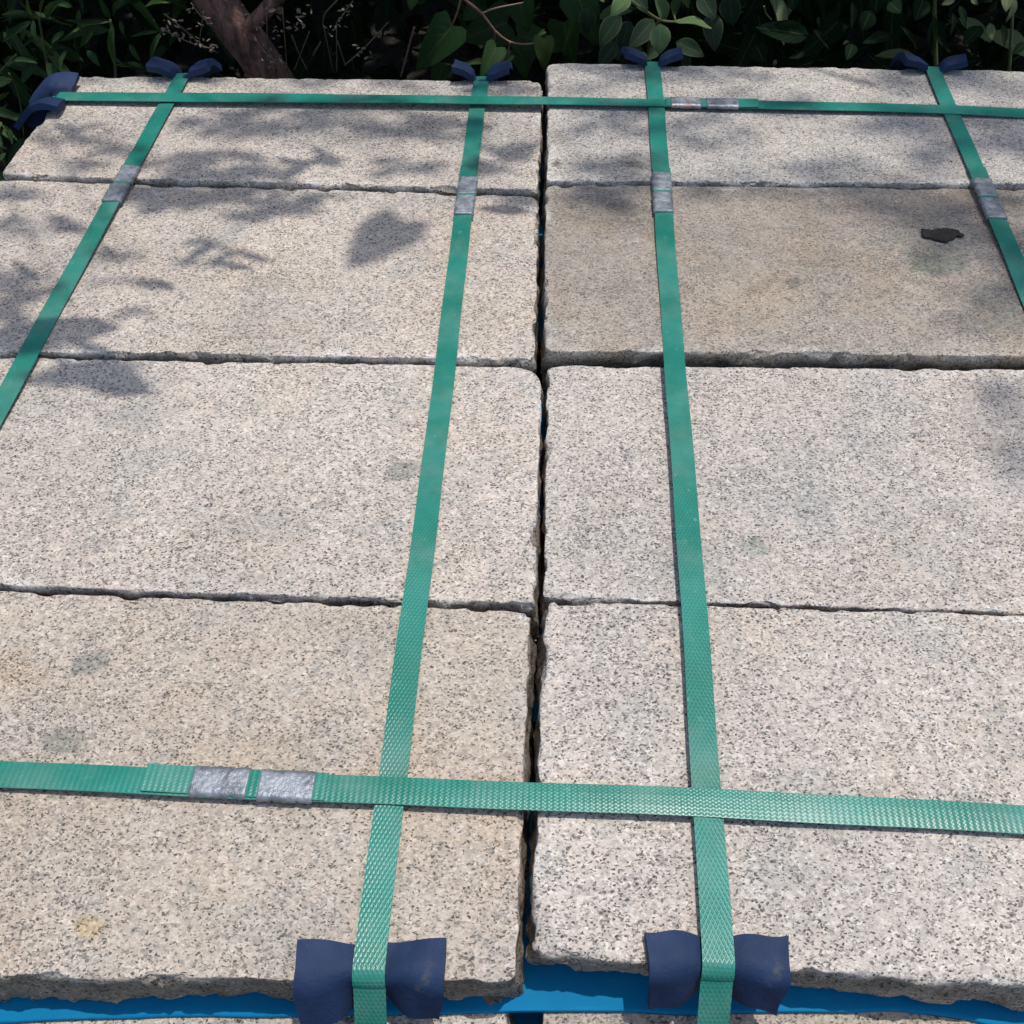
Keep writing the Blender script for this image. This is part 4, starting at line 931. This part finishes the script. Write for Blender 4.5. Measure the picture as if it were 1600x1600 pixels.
# ------------------------------------------------------------------ navy foam edge pads
def pad(edge, inward, along, label, half=.046, a=.026, b=.050, lift=.012, flare=48, seed=0, th=.0062, skew=0.0, bow=0.0, crease=(-.020, .030)):
    """sheet folded over an arris at point edge, pinched by the strap in its middle, wings springing free"""
    E, n, t = Vector(edge), Vector(inward), Vector(along)
    ns, nu = 34, 40
    def profile(phi, s_list, start):
        p = Vector(start)
        out = [(p.x, p.y)]
        for s0, s1 in zip(s_list, s_list[1:]):
            g = phi((s0 + s1) / 2)
            p = p + Vector((-math.cos(g), -math.sin(g))) * (s1 - s0)
            out.append((p.x, p.y))
        return out
    S_ = list(np.linspace(-a, b, ns + 1))
    rnd = random.Random(seed)
    fl = [math.radians(flare + rnd.uniform(-9, 9)) for _ in (0, 1)]
    li = [lift * rnd.uniform(.8, 1.2) for _ in (0, 1)]
    def sm(x, e0, e1):
        q = min(1, max(0, (x - e0) / (e1 - e0)))
        return q * q * (3 - 2 * q)
    V, rows = [], []
    for side_ in (0, 1):
        pass
    P0 = profile(lambda s: math.radians(87) * sm(s, -.007, .007), S_, (a, .0012))
    P1 = [profile(lambda s, q=q: math.radians(-14 if not bow else 0) + (fl[q] + math.radians(14 if not bow else 0)) * sm(s, *crease), S_, (a + .001, .0015 + li[q] * .25)) for q in (0, 1)]
    grid = []
    for j in range(ns + 1):
        for i in range(nu + 1):
            u = -1 + 2 * i / nu
            q = 0 if u < 0 else 1
            wv = sm(abs(u), .20, .62)
            x = P0[j][0] * (1 - wv) + P1[q][j][0] * wv
            zz = P0[j][1] * (1 - wv) + P1[q][j][1] * wv
            zz += li[q] * max(0, abs(u) - .25) ** 1.1 * (1 - .35 * (S_[j] + a) / (a + b))
            squeeze = 1 - .05 * (1 - wv)
            if bow:
                j0 = a / (a + b)
                jj = j0 + (j / ns - j0) * (1 - bow * (1 - min(1, abs(u) * 1.05))) if S_[j] > 0 else j / ns
                k0 = jj * ns
                ka = min(int(k0), ns - 1)
                fk = k0 - ka
                pz = lambda pr, c: pr[ka][c] * (1 - fk) + pr[ka + 1][c] * fk
                x = pz(P0, 0) * (1 - wv) + pz(P1[q], 0) * wv
                zz = pz(P0, 1) * (1 - wv) + pz(P1[q], 1) * wv + li[q] * max(0, abs(u) - .25) ** 1.1
            hw = half * squeeze * (1 + .05 * math.sin(3 * j / ns + seed))
            wob = .0016 * math.sin(7.3 * u + seed) * math.cos(5.1 * j / ns + seed)
            grid.append(E + n * (x + wob + skew * u * .01) + t * (u * hw) + Vector((0, 0, zz + wob)))
    G = np.array([tuple(g) for g in grid]).reshape(ns + 1, nu + 1, 3)
    du = np.gradient(G, axis=1)
    dv = np.gradient(G, axis=0)
    nn = np.cross(dv, du)
    nn /= np.maximum(np.linalg.norm(nn, axis=2, keepdims=True), 1e-9)
    if nn[2, nu // 2, 2] < 0:
        nn = -nn
    uu = np.abs(np.linspace(-1, 1, nu + 1))
    thk = th * (np.clip(.22 + .78 * (uu - .18) / .22, .22, 1) if not bow else np.clip(.38 + .62 * (uu - .25) / .5, .38, 1))
    top = G + nn * thk[None, :, None]
    V = np.vstack([top.reshape(-1, 3), G.reshape(-1, 3)])
    m = (ns + 1) * (nu + 1)
    F = []
    for j in range(ns):
        for i in range(nu):
            q = j * (nu + 1) + i
            F.append((q, q + 1, q + nu + 2, q + nu + 1))
            F.append((m + q, m + q + nu + 1, m + q + nu + 2, m + q + 1))
    for i in range(nu):
        q = i
        F.append((q, m + q, m + q + 1, q + 1))
        q = ns * (nu + 1) + i
        F.append((q, q + 1, m + q + 1, m + q))
    for j in range(ns):
        q = j * (nu + 1)
        F.append((q, q + nu + 1, m + q + nu + 1, m + q))
        q += nu
        F.append((q, m + q, m + q + nu + 1, q + nu + 1))
    V = V - np.array(tuple(E))
    me = mesh('foam_edge_pad', V, F)
    bm = bmesh.new()
    bm.from_mesh(me)
    bmesh.ops.recalc_face_normals(bm, faces=bm.faces)
    bm.to_mesh(me)
    bm.free()
    for p in me.polygons: p.use_smooth = True
    try:
        me.set_sharp_from_angle(angle=math.radians(50))
    except Exception:
        pass
    o = link('foam_edge_pad', me, M_PAD, loc=E)
    return tag(o, label, 'foam pad', 'navy foam pads under the straps')

pad((LB(.188), .1885, -.001), (0, 1, 0), (1, 0, 0), 'navy foam pad at the front under the strap left of the gap', .045, .019, .041, .001, 68, 1, skew=.2, bow=.38, crease=(-.006, .010))
pad((LC(.203), .1995, .0005), (0, 1, 0), (1, 0, 0), 'navy foam pad at the front under the strap right of the gap', .044, .019, .040, .001, 68, 2, bow=.40, crease=(-.006, .010))
pad((LA(1.32), 1.322, .004), (0, -1, 0), (1, 0, 0), 'navy foam pad on the back edge below the tree trunk', .043, .013, .045, .012, 40, 3, th=.009)
pad((LB(1.32), 1.327, .004), (0, -1, 0), (1, 0, 0), 'navy foam pad on the back edge beside the heart-shaped leaf', .040, .013, .045, .014, 40, 4, th=.009)
pad((LC(1.36), 1.364, .009), (0, -1, 0), (1, 0, 0), 'navy foam pad on the back edge under the pale broad-leaved twig', .041, .013, .045, .012, 40, 5, th=.009)
pad((LD(1.36), 1.361, .009), (0, -1, 0), (1, 0, 0), 'navy foam pad on the back edge at the far right', .042, .013, .045, .012, 40, 6, th=.009)
pad((-.641, LF(-.64), .004), (1, 0, 0), (0, 1, 0), 'navy foam pad curled over the left end of the far cross strap', .042, .022, .050, .006, 48, 7, th=.008)

# ------------------------------------------------------------------ small scraps
def scrap(name, outline, z_, th, mat, label, cat, seed=0):
    pts = np.array(outline, float)
    c = pts.mean(axis=0)
    dense = []
    for i in range(len(pts)):
        a, b = pts[i], pts[(i + 1) % len(pts)]
        for k in range(5):
            dense.append(a + (b - a) * k / 5)
    d = np.array(dense) - c
    d *= (1 + .06 * vnoise(np.c_[d * 260, np.full(len(d), seed)], 7))[:, None]
    m = len(d)
    V = [(*p, th) for p in d * .96] + [(*p, 0) for p in d] + [(0, 0, th)]
    F = [(i, (i + 1) % m, 2 * m) for i in range(m)] + [(i, m + i, m + (i + 1) % m, (i + 1) % m) for i in range(m)]
    return tag(link(name, mesh(name, V, F, False), mat, loc=(c[0], c[1], z_)), label, cat)
scrap('tar_scrap', [(0.4219, 0.9928), (0.4299, 0.9908), (0.4363, 0.9901), (0.4411, 0.9926), (0.4494, 0.9949), (0.4583, 0.9931), (0.466, 0.9911), (0.466, 0.9866), (0.4692, 0.9804), (0.4647, 0.9789), (0.4604, 0.9801), (0.4565, 0.975), (0.4514, 0.9726), (0.447, 0.968), (0.4395, 0.9697), (0.4337, 0.9729), (0.4264, 0.9756), (0.4218, 0.9774), (0.4223, 0.9856)], .0094, .0010, M_TAR, 'flat black scrap stuck on the brownish slab', 'scrap')
scrap('brown_scrap', [(-.028, .1965), (-.013, .1960), (-.0135, .1905), (-.017, .1925), (-.0205, .1885), (-.0245, .1915)], FZ + .0005, .0008, M_CARD, 'small brown scrap on the bright blue foam by the front pad', 'scrap', 3)

# ------------------------------------------------------------------ leaves
def leaf_shape(kind, nv=7):
    """unit leaf along +Y (0..1), half width 1 -> scaled; returns verts, faces, uv"""
    V, F, UV = [], [], []
    for j in range(nv + 1):
        v = j / nv
        if kind == 'lance':
            wv = (math.sin(math.pi * v ** .8) ** .8) * (1 - .25 * v)
        elif kind == 'heart':
            wv = max(0.0, (1 - v) ** .72) * (1.0 if v > .12 else (.62 + 3.2 * v))
            wv = min(1, wv * 1.05)
        else:
            wv = math.sin(math.pi * min(1, v ** .78)) ** .85
        wv = max(wv, .015)
        for k in (-1, -.55, 0, .55, 1):
            back = -.13 * (1 - v) ** 3 * (1 - (1 - abs(k)) ** 2) if kind == 'heart' else 0
            y = v + back
            zz = .16 * abs(k) * wv * .5 - .18 * (v - .35) ** 2 + .02 * math.sin(9 * v + 3 * k)
            V.append((k * wv * .5, y, zz))
            UV.append((k, v))
    for j in range(nv):
        for k in range(4):
            a = j * 5 + k
            F.append((a, a + 1, a + 6, a + 5))
    return V, F, UV
def leaf_mesh(kind, mat):
    V, F, UV = leaf_shape(kind, 7 if kind != 'heart' else 9)
    me = mesh('leaf_' + kind, V, F, True, UV)
    me.materials.append(mat)
    return me
LM = {
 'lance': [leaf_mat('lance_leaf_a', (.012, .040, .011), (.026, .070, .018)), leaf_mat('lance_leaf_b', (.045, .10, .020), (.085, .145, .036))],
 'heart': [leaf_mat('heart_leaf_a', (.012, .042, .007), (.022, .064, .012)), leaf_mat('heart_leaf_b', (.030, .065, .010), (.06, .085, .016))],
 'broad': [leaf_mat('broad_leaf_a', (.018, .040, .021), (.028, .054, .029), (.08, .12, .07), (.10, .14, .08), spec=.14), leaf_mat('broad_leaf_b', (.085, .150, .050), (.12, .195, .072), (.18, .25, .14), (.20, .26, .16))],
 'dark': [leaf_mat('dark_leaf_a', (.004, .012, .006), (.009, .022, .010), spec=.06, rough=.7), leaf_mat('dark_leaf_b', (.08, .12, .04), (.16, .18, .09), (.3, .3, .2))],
}
SHAPE = {'lance': 'lance', 'heart': 'heart', 'broad': 'ovate', 'dark': 'ovate'}
LMESH = {k: [leaf_mesh(SHAPE[k], m) for m in v] for k, v in LM.items()}
CAMP = Vector((0, 0, CAM_H))
def place_leaf(kind, tone, b, t, width, parent, face=None, roll=0.0):
    b, t = Vector(b), Vector(t)
    ydir = (t - b)
    L = ydir.length
    ydir.normalize()
    nrm = (face or (Vector((0, -.55, 1.0)))).normalized()
    nrm = nrm - ydir * nrm.dot(ydir)
    nrm.normalize()
    xdir = ydir.cross(nrm)
    if roll:
        q = Quaternion(ydir, roll)
        nrm, xdir = q @ nrm, q @ xdir
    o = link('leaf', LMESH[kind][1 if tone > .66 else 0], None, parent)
    Mx = Matrix((xdir * width, ydir * L, nrm * L)).transposed().to_4x4()
    Mx.translation = b - parent.location
    o.matrix_local = Mx
    return o

def plant(name, key, label, cat, base, stem_mat, facing):
    root = empty(name, base)
    tag(root, label, cat)
    for pts, r0, r1 in STEMS.get(key, []):
        v, f = tube_data(curve_pts([Vector(p) - Vector(base) for p in pts], 14), r0, r1, 6)
        link('stem', mesh('stem', v, f), stem_mat, root)
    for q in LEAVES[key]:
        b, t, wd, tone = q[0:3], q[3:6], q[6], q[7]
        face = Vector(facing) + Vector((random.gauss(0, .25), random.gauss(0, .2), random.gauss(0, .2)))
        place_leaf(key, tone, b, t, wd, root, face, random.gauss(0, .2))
    return root
R_L = plant('lance_leaf_shrub', 'lance', 'green shrub with long narrow leaves at the far left corner', 'shrub', (-.86, 1.68, GROUND), M_GREENSTEM, (.1, -.8, .9))
R_H = plant('heart_leaf_vine', 'heart', 'vine with heart-shaped leaves and thin reddish stems behind the gap', 'vine', (.02, 1.62, GROUND), M_RED, (0, -.8, .75))
R_B = plant('broad_leaf_shrub', 'broad', 'shrub with pale-edged broad leaves above the pad right of the gap', 'shrub', (.19, 1.60, GROUND), M_GREENSTEM, (0, -.75, .9))
R_D = plant('dark_leaf_shrub', 'dark', 'dark leafy shrub in deep shade behind the right slabs', 'shrub', (.55, 1.70, GROUND), M_GREENSTEM, (0, -.75, .8))

# extra leaves that fill each shrub out behind the ones in front
def fill(root, kind, n, xr, yr, zr, ln, wr):
    for _ in range(n):
        b = Vector((random.uniform(*xr), random.uniform(*yr), random.uniform(*zr)))
        d = Vector((random.gauss(0, .7), random.gauss(-.25, .5), random.gauss(-.5, .5))).normalized()
        L = random.uniform(*ln)
        place_leaf(kind, random.choice((.2, .3, .4, .5, .5, .7)), b, b + d * L, L * random.uniform(*wr), root, Vector((random.gauss(0, .5), -.6 + random.gauss(0, .3), 1)))
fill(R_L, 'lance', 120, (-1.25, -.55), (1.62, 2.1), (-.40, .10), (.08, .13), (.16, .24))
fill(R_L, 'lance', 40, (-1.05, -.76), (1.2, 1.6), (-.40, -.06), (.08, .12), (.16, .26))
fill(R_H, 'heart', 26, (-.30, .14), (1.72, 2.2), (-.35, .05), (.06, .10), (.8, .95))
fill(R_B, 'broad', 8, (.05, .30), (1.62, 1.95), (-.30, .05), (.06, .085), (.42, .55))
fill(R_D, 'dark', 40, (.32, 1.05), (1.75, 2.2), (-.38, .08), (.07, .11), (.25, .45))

# dry seed-headed weed around the trunk
weed = empty('dry_weed', (-.38, 1.68, GROUND))
tag(weed, 'dry brown weed stalks with pale husks beside the tree trunk', 'weed')
for pts, r0, r1 in STEMS['weed']:
    v, f = tube_data(curve_pts([Vector(p) - weed.location for p in pts], 10), r0, r1, 5)
    link('stem', mesh('stem', v, f), M_DRY, weed)
hv, hf = [], []
for k in range(5):
    for j in range(6):
        a = 2 * math.pi * j / 6
        r = math.sin(math.pi * (k + .25) / 5) * .22
        hv.append((r * math.cos(a), r * math.sin(a) * .7, k / 4))
for k in range(4):
    for j in range(6):
        hf.append((k * 6 + j, k * 6 + (j + 1) % 6, k * 6 + 6 + (j + 1) % 6, k * 6 + 6 + j))
HM = mesh('husk', hv, hf)
HM.materials.append(M_HUSK)
for (x, y, z_, s, r) in HUSKS:
    o = link('husk', HM, None, weed, Vector((x, y, z_)) - weed.location)
    o.scale = (s, s, s)
    o.rotation_euler = (random.gauss(1.9, .4), r, random.uniform(0, 6))

# ------------------------------------------------------------------ the tree: trunk, limbs and an overhanging crown
tb = Vector((TRUNK[0][0] + .03, TRUNK[0][1] + .03, GROUND))
tree = empty('tree', tb)
tag(tree, 'tree with a leaning reddish brown trunk behind the far left slab', 'tree')
def rough_tube(pts, r0, r1, n, rings, seed, amp):
    C = curve_pts(pts, rings)
    v, f = tube_data(C, r0, r1, n)
    V = np.array(v)
    ctr = np.repeat(np.array([tuple(c) for c in C]), n, axis=0)
    d = V - ctr
    rr = np.linalg.norm(d, axis=1, keepdims=True)
    u = d / np.maximum(rr, 1e-9)
    k = fbm(np.c_[u[:, 0] * 5, u[:, 1] * 5, V[:, 2] * 9], seed, 4) * amp + fbm(V * 30, seed + 9, 3) * amp * .6
    V = V + u * k[:, None]
    return V, f
tp = [tb + Vector((.02, .02, -.05))] + [Vector(p) for p in TRUNK]
top = Vector(TRUNK[-1])
tp += [top + Vector((-.10, .05, .22)), top + Vector((-.16, .12, .62)), top + Vector((-.10, .25, 1.2)), top + Vector((0, .4, 1.9))]
v, f = rough_tube([p - tb for p in tp], .040, .024, 26, 120, 5, .005)
trunk = link('trunk', mesh('trunk', v, f), M_BARK, tree)
v, f = rough_tube([Vector(p) - tb for p in BRANCH] + [Vector(BRANCH[-1]) - tb + Vector((.10, -.02, .25)), Vector(BRANCH[-1]) - tb + Vector((.30, .0, .7))], .014, .008, 12, 50, 8, .002)
link('limb', mesh('limb', v, f), M_BARK, tree)

crown_leaf = {'v': [], 'f': [], 'uv': []}
SH = {k: leaf_shape(k, 4) for k in ('lance', 'heart', 'ovate')}
def crown_add(acc, kind, b, d, L, wd, nrm):
    d = d.normalized()
    n_ = nrm - d * nrm.dot(d)
    if n_.length < 1e-4:
        n_ = d.orthogonal()
    n_.normalize()
    x = d.cross(n_)
    V, F, UV = SH[kind]
    o = len(acc['v'])
    for (a, b_, c) in V:
        acc['v'].append(tuple(b + x * (a * wd) + d * (b_ * L) + n_ * (c * L)))
    acc['f'] += [tuple(i + o for i in q) for q in F]
    acc['uv'] += UV
def acc():
    return {'v': [], 'f': [], 'uv': []}
def rv(s=1.0):
    return Vector((random.gauss(0, s), random.gauss(0, s), random.gauss(0, s)))
over_leaves = acc()
twv, twf = [], []
def twig(pts, r0, r1):
    v, f = tube_data(curve_pts(pts, 10), r0, r1, 5)
    o = len(twv)
    twv.extend(v)
    twf.extend([tuple(i + o for i in q) for q in f])
for ci, (cx, cy, a, b, n, size, h, rot, hj) in enumerate(CLUMPS):
    kx, ky = SDIR.x / SDIR.z, SDIR.y / SDIR.z
    ctr = Vector((cx + kx * h, cy + ky * h, h))
    root_ = Vector((cx * .8 + (-.12 if cx < 0 else .15), 1.75, h + .35 + .2 * abs(math.sin(ci))))
    mid = root_.lerp(ctr, .6) + Vector((random.gauss(0, .05), 0, .10))
    if n > 3 and ci % 3 == 0:
        twig([root_, mid, ctr + Vector((0, .03, .01))], .004, .0012)
    for k in range(n):
        if n == 1:
            p = ctr + Vector((.0, size * .45, 0))
            crown_add(over_leaves, 'heart', p, Vector((-.55, -1, -.05)), size, size * .85, Vector((0, 0, 1)))
            continue
        ang, rad = random.uniform(0, 2 * math.pi), math.sqrt(random.random())
        hh = max(.32, h + random.gauss(0, hj if hj else .1))
        p = Vector((cx + a * rad * math.cos(ang) + kx * hh, cy + b * rad * math.sin(ang) + ky * hh, hh))
        if p.z < CAM_H - .43 * p.y + .07:
            p.z = CAM_H - .43 * p.y + .07
        L = size * random.uniform(1.0, 1.9)
        d = Vector((random.choice((-1, 1)), random.gauss(.25, .4), random.gauss(-.1, .25)))
        crown_add(over_leaves, random.choice(('ovate', 'lance', 'lance')), p - d.normalized() * L * .5, d, L, L * random.uniform(.22, .40), Vector((random.gauss(0, .35), random.gauss(0, .35), 1)))
# dense crown above and behind the stack (never in front of the camera's view)
crown = acc()
for k in range(9000):
    z_ = -.05 + 3.0 * random.random() ** .9
    x = random.uniform(-2.3, 2.4)
    yb = 1.62 + .20 * z_ + .10 * math.sin(x * 3.1) * math.sin(z_ * 2.3 + x)
    y = yb + 2.4 * random.random() ** 1.6
    p = Vector((x, y, z_))
    if p.z < CAM_H - .43 * p.y + .10:
        continue
    if fbm([[x * 1.6, y * 1.6, z_ * 1.6]], 77, 2)[0] < -.42:
        continue
    L = random.uniform(.08, .16)
    crown_add(crown, random.choice(('ovate', 'ovate', 'lance')), p, rv() + Vector((0, -.3, -.6)), L, L * random.uniform(.35, .6), rv(.5) + Vector((0, -.2, 1)))
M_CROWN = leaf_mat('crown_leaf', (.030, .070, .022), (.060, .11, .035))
def crown_obj(name, A, mat, parent, base):
    me = mesh(name, np.array(A['v']) - np.array(tuple(base)), A['f'], True, A['uv'])
    return link(name, me, mat, parent)
for ch, A, nm in ((tree, over_leaves, 'overhanging_foliage'), (tree, crown, 'crown')):
    tag(crown_obj(nm, A, M_CROWN, ch, tb), kind='stuff')
link('twigs', mesh('twigs', np.array(twv) - np.array(tuple(tb)), twf), M_BARK, tree)
for (p0, p1, p2, r) in (((-.62, 1.80, .75), (-.3, 1.85, 1.2), (.2, 1.9, 1.5), .016), ((-.55, 2.0, 1.4), (.1, 2.1, 1.9), (.9, 2.0, 2.1), .018), ((-.60, 1.85, .9), (-.9, 1.8, 1.2), (-1.4, 1.9, 1.5), .014), ((-.5, 2.0, 1.5), (.3, 1.75, 1.85), (.75, 1.5, 2.0), .012)):
    v, f = rough_tube([Vector(p0) - tb, Vector(p1) - tb, Vector(p2) - tb], r, r * .4, 8, 24, 3, .001)
    link('limb', mesh('limb', v, f), M_BARK, tree)

# undergrowth mass behind everything that shows
und = acc()
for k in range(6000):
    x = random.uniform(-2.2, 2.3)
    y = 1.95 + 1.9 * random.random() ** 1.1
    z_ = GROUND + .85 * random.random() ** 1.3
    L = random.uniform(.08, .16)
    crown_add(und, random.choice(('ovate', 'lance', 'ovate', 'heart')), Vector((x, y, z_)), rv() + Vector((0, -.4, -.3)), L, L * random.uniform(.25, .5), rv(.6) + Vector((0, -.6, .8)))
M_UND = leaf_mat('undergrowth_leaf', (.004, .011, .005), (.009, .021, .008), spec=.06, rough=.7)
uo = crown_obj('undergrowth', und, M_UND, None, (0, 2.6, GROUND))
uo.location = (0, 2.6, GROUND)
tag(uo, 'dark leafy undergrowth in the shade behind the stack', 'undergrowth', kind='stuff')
